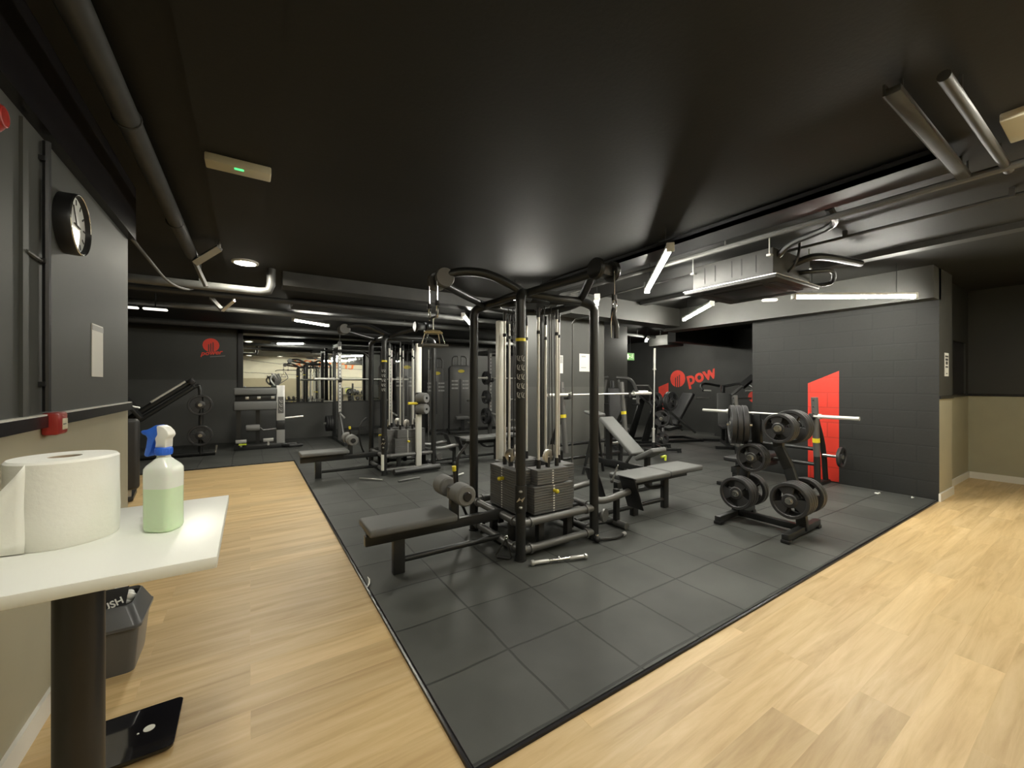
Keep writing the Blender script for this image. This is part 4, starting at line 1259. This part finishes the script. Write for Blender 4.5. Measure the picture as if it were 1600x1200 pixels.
# ------------------------------------------------------------------ press stations
def press_station(loc, rz, label, incline, W=0.58):
    """local +y is behind the lifter's head; bar runs along local x"""
    t = thing('bench_press', label, 'bench press', loc, rz)
    for sx in (-1, 1):
        u = MB().tube([(sx * W, 0.10, 0.42), (sx * W, 0.02, 1.26)] if not incline else [(sx * W, -0.02, 0.42), (sx * W, 0.09, 1.48)], 0.042, 14)
        uo = u.build('upright', M['frame_grey'], t)
        h = MB()
        for k in range(4):
            z = (1.22 if not incline else 1.38) - k * 0.09
            h.ball((sx * W, -0.02 if not incline else 0.045, z), 0.012)
        h.build('holes', M['black'], uo)
        MB().tube([(sx * W, 0.078, 0.62), (sx * W, 0.072, 0.68)] if not incline else [(sx * W, 0.034, 0.94), (sx * W, 0.040, 0.99)], 0.045, 14).build('yellow_band', M['yellow'], uo)
        zc = 0.97 if not incline else 1.24
        MB().box((sx * W, -0.05, zc), (0.05, 0.10, 0.04), bev=0.006).box((sx * W, -0.095, zc + 0.03), (0.05, 0.02, 0.08), bev=0.004).build('bar_hook', M['black'], uo)
        MB().tube([(sx * W, 0.10, 0.44), (sx * W, 0.12, 0.03)], 0.04, 12).build('leg', M['frame'], t)
        MB().tube([(sx * W, 0.05, 1.0), (sx * W, 0.30, 0.55), (sx * W, 0.40, 0.03)], 0.034, 12, smooth=4).build('rear_leg', M['frame'], t)
        MB().bb(sx * W - 0.035, sx * W + 0.035, 0.0, 0.48, 0.0, 0.05, bev=0.008).build('foot', M['frame'], t)
        MB().tube([(sx * W, 0.30, 0.42), (sx * (W + 0.22), 0.30, 0.42)], 0.022, 10).build('storage_peg', M['steel'], t)
    for z in (0.30, 0.52):
        MB().tube([(-W, 0.11, z), (W, 0.11, z)], 0.027, 12).build('cross_tube', M['frame'], t)
    MB().bb(-0.04, 0.04, -1.05, 0.12, 0.22, 0.30, bev=0.006).build('bench_beam', M['frame'], t)
    MB().bb(-0.035, 0.035, -1.03, -0.95, 0.0, 0.24, bev=0.005).bb(-0.26, 0.26, -1.03, -0.95, 0, 0.05, bev=0.006).build('leg', M['frame'], t)
    if incline:
        d = Vector((0, 0.60, 0.46))
        MB().box((0, -0.50, 0.69), (0.28, 0.78, 0.065), rot=(math.atan2(d.z, d.y), 0, 0), bev=0.02, seg=3).build('backrest', M['pad'], t)
        MB().box((0, -1.02, 0.49), (0.30, 0.34, 0.065), rot=(R(-28), 0, 0), bev=0.02, seg=3).build('seat_pad', M['pad'], t)
        MB().box((0, 0.05, 0.98), (0.26, 0.24, 0.05), rot=(R(12), 0, 0), bev=0.018, seg=3).build('head_pad', M['pad'], t)
        MB().bb(-0.03, 0.03, -0.30, -0.22, 0.28, 0.76).bb(-0.03, 0.03, 0.06, 0.11, 0.28, 0.94).build('strut', M['frame'], t)
        MB().bb(-0.03, 0.03, -1.0, -0.94, 0.2, 0.46).build('strut', M['frame'], t)
        MB().tube([(0.10, -1.12, 0.45), (0.17, -1.14, 0.46)], 0.018, 10).tube([(0.17, -1.14, 0.47), (0.15, -1.15, 0.40)], 0.016, 10).build('adjuster', M['lime'], t)
        MB().tube([(0, -0.72, 0.46), (0.0, -0.55, 0.24)], 0.022, 10).build('strut', M['frame_grey'], t)
        for sx in (-1, 1):
            MB().tube([(sx * 0.02, 0.02, 0.88), (sx * 0.22, 0.08, 0.03)], 0.022, 10).build('leg', M['frame'], t)
    else:
        MB().box((0, -0.52, 0.40), (0.28, 1.10, 0.065), bev=0.02, seg=3).build('seat_pad', M['pad_black'], t)
        MB().bb(-0.03, 0.03, -0.5, -0.44, 0.28, 0.38).bb(-0.03, 0.03, -0.05, 0.01, 0.28, 0.38).build('strut', M['frame'], t)
    return t
press_station((6.68, 3.04, 0), R(-90), 'flat bench press station with steel uprights before the right block wall', False, 0.56)
barbell((6.60, 3.02, 1.00), (0, 1, 0), 'chrome barbell racked before the red shape on the right block wall', 2.15)
plate('small', (6.98, 2.26, 0.42), (0, 1, 0), 'small black weight plate low on the wall-side peg by the red shape', 'loose plates')
press_station((4.62, 4.66, 0), 0, 'incline bench press with grey pads in front of the dark pillar', True, 0.66)
barbell((4.70, 4.58, 1.29), (1, 0, 0), 'chrome barbell racked on the incline bench before the dark pillar', 2.25)

# ------------------------------------------------------------------ far bay machines
def chest_press(loc, rz):
    t = thing('chest_press', 'plate-loaded press machine with tilted grey arm beside the dark pillar', 'press machine', loc, rz)
    MB().bb(-0.04, 0.04, -0.75, 0.55, 0.0, 0.07, bev=0.006).build('base_beam', M['frame'], t)
    for y in (-0.72, 0.5):
        MB().bb(-0.45, 0.45, y - 0.04, y + 0.04, 0, 0.06, bev=0.006).build('foot', M['frame'], t)
    MB().box((0, 0.28, 0.78), (0.09, 0.09, 1.5), rot=(R(-8), 0, 0), bev=0.008).build('main_upright', M['frame'], t)
    MB().box((0, 0.02, 0.98), (0.32, 0.08, 0.78), rot=(R(-10), 0, 0), bev=0.025, seg=3).build('backrest', M['pad_black'], t)
    MB().box((0, -0.28, 0.50), (0.36, 0.42, 0.08), rot=(R(6), 0, 0), bev=0.025, seg=3).build('seat_pad', M['pad_black'], t)
    MB().bb(-0.035, 0.035, -0.30, -0.20, 0.05, 0.47).build('seat_post', M['frame'], t)
    for sx in (-1, 1):
        MB().tube([(sx * 0.10, 0.40, 1.60), (sx * 0.36, 0.20, 1.55), (sx * 0.42, -0.10, 1.30), (sx * 0.38, -0.36, 1.02)], 0.034, 12, smooth=4).build('press_arm', M['frame_grey'], t)
        MB().tube([(sx * 0.38, -0.36, 1.02), (sx * 0.24, -0.42, 1.02)], 0.018, 10).build('grip', M['black'], t)
        MB().tube([(sx * 0.42, -0.05, 1.28), (sx * 0.68, -0.05, 1.28)], 0.024, 10).build('plate_peg', M['steel'], t)
        MB().tube([(sx * 0.30, 0.42, 0.05), (sx * 0.14, 0.36, 1.55)], 0.03, 12).build('side_brace', M['frame_grey'], t)
    return t
chest_press((6.78, 6.25, 0), R(-35))

def leg_press_far(loc, rz):
    t = thing('leg_press', 'slanted plate-loaded leg press in the far bay below the power lettering', 'leg press', loc, rz)
    for x in (-0.35, 0.35):
        MB().bb(x - 0.035, x + 0.035, -0.9, 0.9, 0, 0.06, bev=0.006).build('base_rail', M['frame'], t)
    for y in (-0.85, 0.0, 0.85):
        MB().bb(-0.4, 0.4, y - 0.03, y + 0.03, 0, 0.05).build('foot', M['frame'], t)
    for x in (-0.26, 0.26):
        MB().tube([(x, -0.75, 0.22), (x, 0.70, 1.28)], 0.03, 12).build('slide_rail', M['frame_grey'], t)
        MB().box((x * 1.3, 0.55, 0.58), (0.06, 0.16, 1.18), rot=(R(18), 0, 0), bev=0.006).build('upright_plate', M['frame'], t)
    MB().box((0, -0.50, 0.80), (0.44, 0.09, 0.95), rot=(R(32), 0, 0), bev=0.03, seg=3).build('backrest', M['pad_black'], t)
    MB().box((0, -0.20, 0.34), (0.46, 0.42, 0.09), rot=(R(-10), 0, 0), bev=0.025, seg=3).build('seat_pad', M['pad_black'], t)
    MB().box((0, 0.45, 1.22), (0.62, 0.05, 0.50), rot=(R(-38), 0, 0), bev=0.01).build('foot_platform', M['frame_grey'], t)
    for sx in (-1, 1):
        MB().tube([(sx * 0.30, 0.50, 1.05), (sx * 0.60, 0.50, 1.05)], 0.024, 10).build('plate_peg', M['rod'], t)
        MB().tube([(sx * 0.27, -0.10, 0.40), (sx * 0.30, 0.02, 0.62), (sx * 0.26, 0.10, 0.66)], 0.016, 8, smooth=3).build('grip', M['steel'], t)
    return t
leg_press_far((8.88, 6.6, 0), R(70))
t = thing('shoulder_press', 'black upright seat machine with tall back pads in the far bay by the block wall', 'press machine', (9.55, 5.35, 0), R(-50))
MB().bb(-0.04, 0.04, -0.8, 0.6, 0, 0.07, bev=0.006).build('base_beam', M['frame'], t)
MB().bb(-0.5, 0.5, 0.5, 0.58, 0, 0.06).build('foot', M['frame'], t)
MB().bb(-0.35, 0.35, -0.8, -0.72, 0, 0.06).build('foot', M['frame'], t)
MB().box((0, 0.22, 0.98), (0.30, 0.08, 0.50), rot=(R(-6), 0, 0), bev=0.02, seg=3).build('backrest', M['pad'], t)
MB().box((0, 0.16, 0.58), (0.27, 0.08, 0.34), bev=0.02, seg=3).build('lumbar_pad', M['pad'], t)
MB().box((0, -0.22, 0.44), (0.34, 0.42, 0.07), bev=0.02, seg=3).build('seat_pad', M['pad_black'], t)
MB().bb(-0.04, 0.04, 0.26, 0.36, 0.05, 1.42, bev=0.005).build('main_upright', M['frame'], t)
MB().bb(-0.035, 0.035, -0.26, -0.18, 0.05, 0.42).build('seat_post', M['frame'], t)
for sx in (-1, 1):
    MB().tube([(sx * 0.06, 0.38, 1.40), (sx * 0.42, 0.30, 1.46), (sx * 0.55, -0.05, 1.38), (sx * 0.52, -0.25, 1.30)], 0.032, 10, smooth=4).build('press_arm', M['frame'], t)
    MB().tube([(sx * 0.52, -0.25, 1.30), (sx * 0.36, -0.27, 1.29)], 0.017, 8).build('grip', M['rod'], t)
    MB().tube([(sx * 0.30, 0.32, 1.1), (sx * 0.62, 0.32, 1.1)], 0.024, 8).build('plate_peg', M['steel'], t)
t = thing('lever_machine', 'slanted black lever arm machine partly hidden behind the block wall corner', 'press machine', (8.75, 4.02, 0))
MB().bb(-0.3, 0.3, -0.3, 0.3, 0, 0.06, bev=0.006).build('base_frame', M['frame'], t)
MB().tube([(0, 0.1, 0.05), (0, 0.15, 1.5), (-0.02, 0.30, 1.58)], 0.05, 12).build('post', M['frame'], t)
MB().tube([(-0.20, 0.43, 1.40), (0.0, 0.30, 1.60)], 0.075, 4).build('lever_arm', M['pad_black'], t)
MB().tube([(-0.39, 0.55, 1.21), (-0.19, 0.42, 1.41)], 0.034, 10).build('lever_grip', M['frame_grey'], t)

# ------------------------------------------------------------------ back bay: half racks
def half_rack(loc, rz, label, W=0.62, H=2.5, D=0.75):
    t = thing('squat_rack', label, 'squat rack', loc, rz)
    for sx in (-1, 1):
        u = MB().bb(sx * W - 0.04, sx * W + 0.04, -0.04, 0.04, 0, H, bev=0.005).build('upright', M['frame_grey'], t)
        MB().bb(sx * W - 0.03, sx * W + 0.03, -0.046, -0.039, 0.72, H - 0.12).build('number_strip', M['silver'], u)
        h = MB()
        k = 0
        while 0.76 + k * 0.085 < H - 0.16:
            z = 0.76 + k * 0.085
            h.tube([(sx * W, -0.048, z), (sx * W, -0.045, z)], 0.016, 8)
            k += 1
        h.build('holes', M['black'], u)
        MB().bb(sx * W - 0.04, sx * W + 0.04, D - 0.04, D + 0.04, 0, H, bev=0.005).build('rear_upright', M['frame'], t)
        MB().bb(sx * W - 0.035, sx * W + 0.035, 0, D, H - 0.12, H - 0.04).build('top_beam', M['frame'], t)
        MB().bb(sx * W - 0.04, sx * W + 0.04, -0.75, D + 0.1, 0, 0.07, bev=0.006).build('foot', M['frame'], t)
        MB().tube([(sx * W, -0.70, 0.06), (sx * W, -0.05, 0.75)], 0.03, 10).build('front_brace', M['frame_grey'], t)
        MB().box((sx * W, -0.09, 1.52), (0.06, 0.10, 0.05), bev=0.005).box((sx * W, -0.14, 1.555), (0.06, 0.02, 0.10), bev=0.004).build('bar_hook', M['black'], t)
        MB().tube([(sx * W, -0.05, 0.72), (sx * W, -0.60, 0.66)], 0.022, 10).build('safety_arm', M['silver'], t)
        for z in (0.42, 1.0):
            MB().tube([(sx * W, D, z), (sx * (W + 0.26), D, z)], 0.0245, 10).build('storage_peg', M['steel'], t)
    MB().tube([(-W, D, H - 0.1), (W, D, H - 0.1)], 0.03, 10).build('rear_crossbar', M['frame'], t)
    MB().tube([(-W, 0, H - 0.08), (W, 0, H - 0.08)], 0.022, 10).build('pull_up_bar', M['frame'], t)
    MB().bb(-W, W, D - 0.03, D + 0.03, 0.2, 0.28).build('rear_beam', M['frame'], t)
    return t
RK = half_rack((2.48, 10.75, 0), 0, 'squat rack with perforated uprights in front of the back mirror')
barbell((2.42, 10.62, 1.575), (1, 0, 0), 'chrome barbell racked high in front of the back mirror', 2.3)
plates_on('big', 3, (1.815, 11.5, 0.42), (-1, 0, 0), 'the low left peg of the squat rack by the mirror', 'plates on the mirror squat rack')
RK2 = half_rack((5.62, 8.95, 0), 0, 'second squat rack seen between the posts of the near tower', 0.50, 2.35)
barbell((5.62, 8.82, 1.60), (1, 0, 0), 'chrome barbell on the second squat rack behind the near tower', 2.2)
for sx in (-1, 1):
    for z in (0.64, 1.12, 1.60):
        where = {0.64: 'bottom', 1.12: 'middle', 1.60: 'top'}[z] + (' left' if sx < 0 else ' right') + ' peg of the second squat rack'
        MB().tube([(sx * 0.50, 0.0, z), (sx * 0.74, 0.0, z)], 0.0245, 10).build('storage_peg', M['steel'], RK2)
        plates_on('mid' if z > 1 else 'big', 2, (5.62 + sx * 0.56, 8.95, z), (sx, 0, 0), 'the ' + where, 'plates on the second squat rack')
b = thing('flat_bench', 'flat grey bench standing beyond the near tower, before the second squat rack', 'bench', (5.35, 7.55, 0), R(80))
MB().box((0, 0, 0.44), (0.28, 1.15, 0.065), bev=0.02, seg=3).build('seat_pad', M['pad'], b)
MB().bb(-0.03, 0.03, -0.45, 0.45, 0.34, 0.405).build('beam', M['frame'], b)
for y in (-0.42, 0.42):
    MB().bb(-0.03, 0.03, y - 0.03, y + 0.03, 0.04, 0.35).bb(-0.24, 0.24, y - 0.035, y + 0.035, 0, 0.05).build('leg', M['frame'], b)

# selectorised machines at the back wall
def weight_machine(loc, rz, label, W=0.62, H=2.0, D=0.42, seat=True):
    t = thing('weight_machine', label, 'weight machine', loc, rz)
    b = MB()
    poly = [(-W / 2, 0.08), (W / 2, 0.08), (W / 2, H - 0.10), (W / 2 - 0.04, H - 0.03), (W / 2 - 0.10, H), (-W / 2 + 0.10, H), (-W / 2 + 0.04, H - 0.03), (-W / 2, H - 0.10)]
    b.prism(poly, D, Matrix.Translation((0, D / 2, 0)) @ Matrix.Rotation(R(90), 4, 'X'), bev=0.02)
    sh = b.build('shroud', M['frame_grey'], t)
    MB().prism([(0.10 * math.cos(k * PI / 10), 0.05 * math.sin(k * PI / 10)) for k in range(20)], 0.006, Matrix.Translation((0.02, -D / 2, H - 0.18)) @ Matrix.Rotation(R(90), 4, 'X')).build('yellow_badge', M['yellow'], sh)
    MB().bb(-0.04, 0.02, -D / 2 - 0.006, -D / 2 + 0.01, 0.55, H - 0.42).build('slot', M['black'], sh)
    tx = MB()
    for k in range(3):
        for x0, x1 in ((-0.27, -0.19), (-0.18, -0.08), (0.06, 0.12), (0.13, 0.24)):
            tx.bb(x0, x1, -D / 2 - 0.005, -D / 2 + 0.01, H - 0.50 - k * 0.11, H - 0.455 - k * 0.11)
    tx.build('instruction_text', M['ink_grey'], sh)
    MB().bb(-W / 2 - 0.05, W / 2 + 0.05, -D / 2 - 0.5, D / 2, 0, 0.08, bev=0.01).build('base', M['frame'], t)
    for sx in (-1, 1):
        MB().tube([(sx * 0.22, 0, H - 0.02), (sx * 0.22, 0, H + 0.22), (sx * 0.16, 0, H + 0.28), (sx * 0.05, 0, H + 0.28), (sx * 0.05, 0, H)], 0.022, 8).build('frame_hoop', M['frame_grey'], t)
    if seat:
        MB().box((0.0, -0.62, 0.46), (0.40, 0.42, 0.08), bev=0.025, seg=3).build('seat_pad', M['pad'], t)
        MB().bb(-0.05, 0.05, -0.68, -0.58, 0.05, 0.43).build('seat_post', M['frame'], t)
        MB().bb(-0.04, 0.04, -0.62, -0.2, 0.06, 0.14).build('beam', M['frame'], t)
    return t
weight_machine((5.42, 11.35, 0), R(-18), 'grey weight machine with yellow badge and white text by the back wall', 0.66, 2.02)
weight_machine((4.70, 11.55, 0), R(-12), 'slim grey weight machine just left of the badge-and-text machine', 0.42, 1.95, seat=False)
weight_machine((3.72, 11.35, 0), R(-12), 'grey weight machine with yellow badge behind the far cable tower', 0.50, 2.1, seat=False)

# ------------------------------------------------------------------ left back: hip machine and leg press
gh = thing('back_extension_bench', 'padded back extension machine with silver upright left of the mirror', 'exercise machine', (0.10, 10.75, 0))
for z, h_, m in ((1.285, 0.16, 'pad'), (0.965, 0.20, 'pad')):
    MB().box((0.0, 0, z), (0.82, 0.34, h_), bev=0.035, seg=3).build('body_pad', M[m], gh)
MB().bb(-0.38, 0.40, -0.06, 0.10, 1.06, 1.21, bev=0.006).build('pad_carrier', M['frame'], gh)
for x in (-0.16, 0.06, 0.33):
    MB().box((x, -0.075, 1.14), (0.07, 0.03, 0.06), bev=0.008).build('bolt_block', M['steel'], gh)
MB().bb(0.40, 0.57, -0.08, 0.08, 0.06, 1.42, bev=0.012).build('silver_upright', M['silver'], gh)
lbl = MB().bb(0.43, 0.545, -0.086, -0.08, 0.78, 1.16).build('label_panel', M['frame_grey'], gh)
g = MB()
for k in range(3):
    z = 1.06 - k * 0.10
    g.tube([(0.46, -0.089, z + 0.03), (0.475, -0.089, z - 0.02), (0.52, -0.089, z - 0.03)], 0.007, 6).tube([(0.50, -0.089, z + 0.02), (0.52, -0.089, z)], 0.006, 6)
g.build('pictogram', M['silver'], lbl)
MB().bb(0.40, 0.57, -0.085, 0.085, 0.40, 0.62, bev=0.008).build('slide_collar', M['frame'], gh)
MB().tube([(0.57, -0.02, 0.66), (0.95, -0.04, 0.69)], 0.022, 10).build('handle', M['rod'], gh)
MB().lathe([(0.02, -0.13), (0.065, -0.13), (0.075, -0.11), (0.075, 0.11), (0.065, 0.13), (0.02, 0.13)], c=(-0.05, -0.06, 0.47), d=(1, 0, 0)).build('ankle_roller', M['foam'], gh)
MB().tube([(0.08, -0.06, 0.47), (0.14, -0.06, 0.41), (0.42, -0.06, 0.43)], 0.018, 10).build('roller_axle', M['frame_grey'], gh)
MB().bb(-0.40, 0.60, -0.16, 0.16, 0.0, 0.10, bev=0.01).build('base_frame', M['frame'], gh)
for x in (-0.27, 0.24):
    MB().box((x, -0.18, 0.20), (0.20, 0.06, 0.07), bev=0.006).bb(x - 0.02, x + 0.02, -0.18, -0.12, 0.08, 0.18).build('foot_plate', M['silver'], gh)
MB().box((-0.24, -0.19, 0.135), (0.14, 0.05, 0.03)).build('yellow_mark', M['lime'], gh)
MB().tube([(0.50, -0.12, 0.05), (0.66, -0.30, 0.05), (0.90, -0.26, 0.05), (0.84, 0.02, 0.05), (0.60, 0.06, 0.05)], 0.035, 10).build('floor_loop', M['frame'], gh)
MB().bb(-0.36, -0.28, -0.05, 0.05, 0.08, 0.9).bb(0.0, 0.08, 0.05, 0.12, 0.08, 1.2).build('strut', M['frame'], gh)
hs = thing('strap_bundle', 'bundle of grey strap handles standing on top of the silver upright', 'strap handles', (0.49, 10.75, 1.42))
for k in range(5):
    x = -0.03 + k * 0.018
    MB().tube([(x, 0, 0.0), (x + 0.02 + 0.01 * k, -0.02, 0.12), (x - 0.05 + 0.015 * k, 0, 0.27 - 0.02 * (k % 2))], 0.014, 8, smooth=3).build('strap', M['frame_grey'], hs)
MB().tube([(0.03, 0, 0.0), (0.22, -0.02, 0.14), (0.24, 0, 0.20), (0.18, 0, 0.32)], 0.008, 8, smooth=3).build('cord', M['frame_grey'], hs)
MB().tube([(-0.02, 0, 0.0), (-0.10, 0, 0.12), (-0.07, 0, 0.22), (-0.02, 0, 0.24)], 0.02, 8, smooth=3).build('loop', M['silver'], hs)

lp = thing('leg_press', 'plate-loaded leg press with slanted chrome rail behind the spray bottle', 'leg press', (-1.3, 10.3, 0))
MB().tube([(-1.0, 0, 0.50), (0.30, 0, 1.50)], 0.055, 12).build('slide_rail', M['frame'], lp)
MB().tube([(-1.0, -0.10, 0.34), (0.36, -0.10, 1.40)], 0.045, 12).build('lower_rail', M['frame'], lp)
MB().tube([(-0.30, -0.05, 1.10), (0.22, -0.05, 1.50)], 0.022, 12).build('chrome_rod', M['rod'], lp)
MB().box((0.32, -0.03, 1.50), (0.10, 0.12, 0.12), rot=(0, R(-38), 0), bev=0.01).build('rail_end', M['black'], lp)
MB().tube([(0.38, -0.08, 1.40), (0.46, -0.08, 1.30), (0.46, -0.06, 0.05)], 0.04, 12, smooth=4).build('upright', M['frame'], lp)
MB().tube([(-1.6, -0.05, 0.05), (0.70, -0.05, 0.05)], 0.045, 12).build('base_rail', M['frame'], lp)
MB().tube([(0.70, -0.05, 0.05), (0.72, -0.05, 0.20)], 0.02, 10).build('end_pin', M['steel'], lp)
MB().tube([(-0.45, -0.1, 1.0), (-0.62, -0.2, 1.06)], 0.02, 8).build('grip', M['rod'], lp)
MB().box((-0.55, -0.02, 1.0), (0.5, 0.5, 0.06), rot=(0, R(55), 0), bev=0.01).build('foot_platform', M['frame'], lp)
MB().box((-1.4, 0, 0.5), (0.8, 0.5, 0.1), rot=(0, R(20), 0), bev=0.03, seg=3).build('seat_pad', M['pad_black'], lp)
MB().tube([(-1.4, 0, 0.05), (-1.4, 0, 0.45)], 0.04, 10).build('seat_post', M['frame'], lp)
for z, nm in ((1.03, 'upper'), (0.42, 'lower')):
    MB().tube([(0.46, -0.02, z), (0.46, -0.20, z)], 0.025, 12).build('plate_peg', M['steel'], lp)
    plates_on('big', 2, (-0.84, 10.235, z), (0, -1, 0), 'the %s peg of the leg press left of the mirror' % nm, 'plates on the leg press')

bp = thing('padded_backrest', 'tall black padded backrest standing just past the end of the left wall', 'exercise machine', (-1.42, 6.75, 0), R(6))
MB().box((0, 0, 0.58), (0.52, 0.12, 0.88), bev=0.05, seg=4).build('pad', M['pad_black'], bp)
MB().bb(0.14, 0.18, 0.02, 0.06, 0.0, 0.25).build('leg', M['silver'], bp)
MB().bb(-0.2, -0.16, 0.02, 0.06, 0.0, 0.25).build('leg', M['silver'], bp)
MB().bb(-0.22, 0.2, 0.0, 0.5, 0.0, 0.05, bev=0.006).build('base', M['frame'], bp)

# ------------------------------------------------------------------ notices and small things
def notice(x, y, z, wd, h, label, rows, F=south_face):
    t = thing('paper_notice', label, 'notice', (x, y, z))
    m0 = F(0, 0, 0)
    MB().prism([(-wd / 2, -h / 2), (wd / 2, -h / 2), (wd / 2, h / 2), (-wd / 2, h / 2)], 0.003, m0).build('sheet', M['paper'], t)
    b = MB()
    for cx, cy, sx, sy in rows:
        b.prism([(cx - sx / 2, cy - sy / 2), (cx + sx / 2, cy - sy / 2), (cx + sx / 2, cy + sy / 2), (cx - sx / 2, cy + sy / 2)], 0.0042, m0)
    b.build('print', M['ink_grey'], t)
    return t
notice(4.47, 5.42, 1.79, 0.18, 0.31, 'white notice on the dark pillar, left one with a grey upper half', [(0, 0.08, 0.16, 0.12)])
notice(5.16, 5.42, 1.835, 0.44, 0.32, 'wider white notice on the dark pillar behind the right tower post', [(-0.12, 0.11, 0.10, 0.02), (0.12, 0.11, 0.10, 0.02), (-0.12, -0.09, 0.12, 0.015), (0.12, -0.09, 0.1, 0.015), (0, 0.02, 0.004, 0.28)])
t = thing('paper_notice', 'small white printed notice on the corner wall beside the black panel', 'notice', (7.545, 1.338, 1.70))
MB().bb(-0.10, 0.10, -0.003, 0.0, -0.15, 0.15).build('sheet', M['paper'], t)
b = MB()
for z, sx, sz in ((0.105, 0.15, 0.022), (0.065, 0.13, 0.03), (0.02, 0.10, 0.04), (-0.03, 0.12, 0.02), (-0.115, 0.06, 0.012)):
    b.bb(-sx / 2, sx / 2, -0.0042, -0.002, z - sz / 2, z + sz / 2)
b.build('print', M['ink'], t)
for x, y, lb_ in ((6.93, 1.86, 'crumpled pale scrap at the foot of the right block wall, larger one'), (7.05, 1.55, 'tiny pale scrap at the foot of the right block wall near the corner')):
    b = MB()
    for k in range(4):
        b.ball((random.uniform(-.03, .03), random.uniform(-.02, .02), 0.012), 0.014 if 'larger' in lb_ else 0.008, (1.3, 0.8, 0.8))
    tag(b.build('paper_scrap', M['paper'], None, (x, y, 0)), lb_, 'scrap')
b = MB().tube([(0, 0, 0.004), (0.02, 0.03, 0.012), (0.03, 0.07, 0.02), (0.025, 0.10, 0.03)], [0.004, 0.007, 0.006, 0.002], 6)
tag(b.build('paper_scrap', M['paper'], None, (0.70, 2.98, 0.0)), 'curled white scrap caught at the edge of the rubber mat', 'scrap')

# dumbbells and balls on racks along the cream wall (seen in the mirror)
dr = thing('dumbbell_rack', 'low dumbbell rack along the cream wall, seen in the mirror', 'dumbbell rack', (2.5, -0.12, WF))
for z in (0.30, 0.62):
    MB().box((0, 0, z), (2.3, 0.30, 0.03), rot=(R(-12), 0, 0), bev=0.005).build('shelf', M['frame'], dr)
for x in (-1.05, 1.05):
    MB().bb(x - 0.04, x + 0.04, -0.16, 0.20, 0, 0.05).bb(x - 0.03, x + 0.03, -0.12, -0.05, 0, 0.75).build('leg', M['frame'], dr)
hd = MB().tube([(0, -0.05, 0), (0, 0.05, 0)], 0.016, 8).mesh('dumbbell', M['steel'])
he = [MB().lathe([(0, 0.05), (0.062, 0.05), (0.068, 0.06), (0.068, 0.12), (0.06, 0.13), (0, 0.13)], d=(0, s_, 0), n=12).mesh('head', M['plate_rubber']) for s_ in (-1, 1)]
for z, nm in ((0.30, 'lower'), (0.62, 'upper')):
    for k in range(10):
        o = bpy.data.objects.new('dumbbell', hd)
        C.objects.link(o)
        o.location = (2.5 - 1.0 + k * 0.222, -0.12, WF + z + 0.105)
        o.rotation_euler = (R(-12), 0, 0)
        tag(o, 'black dumbbell on the %s shelf of the low dumbbell rack' % nm, 'dumbbell', 'dumbbells on the %s shelf' % nm)
        for m in he:
            e = bpy.data.objects.new('head', m)
            C.objects.link(e)
            e.parent = o
vr = thing('storage_rack', 'upright storage rack by the cream wall, seen in the mirror', 'storage rack', (5.0, -0.15, WF))
for z in (0.12, 0.50, 0.86):
    MB().box((0, 0, z), (1.3, 0.34, 0.04), bev=0.004).build('shelf', M['frame'], vr)
for x in (-0.62, 0.62):
    MB().bb(x - 0.03, x + 0.03, -0.15, 0.15, 0, 1.25).build('side_panel', M['frame'], vr)
rb = MB().torus((0, 0, 0), 0.17, 0.02, (0, 1, 0), 28)
rg_ = tag(rb.build('exercise_ring', M['lime'], None, (4.72, -0.02, WF + 1.072)), 'yellow ring on the storage rack, seen in the mirror', 'ring')
for k, (x, z) in enumerate(((5.15, 0.14), (5.45, 0.14), (5.2, 0.52), (5.48, 0.52), (5.2, 0.88), (5.48, 0.88))):
    o = MB().ball((0, 0, 0.115), 0.115).build('medicine_ball', M['plate_rubber'], None, (x, -0.1, WF + z))
    tag(o, ['ball on the bottom shelf of the rack', 'ball on the middle shelf of the rack', 'ball on the top shelf of the rack'][k // 2] + (', left' if k % 2 else ', right') + ' of the pair in the mirror', 'ball', 'balls on the storage rack')
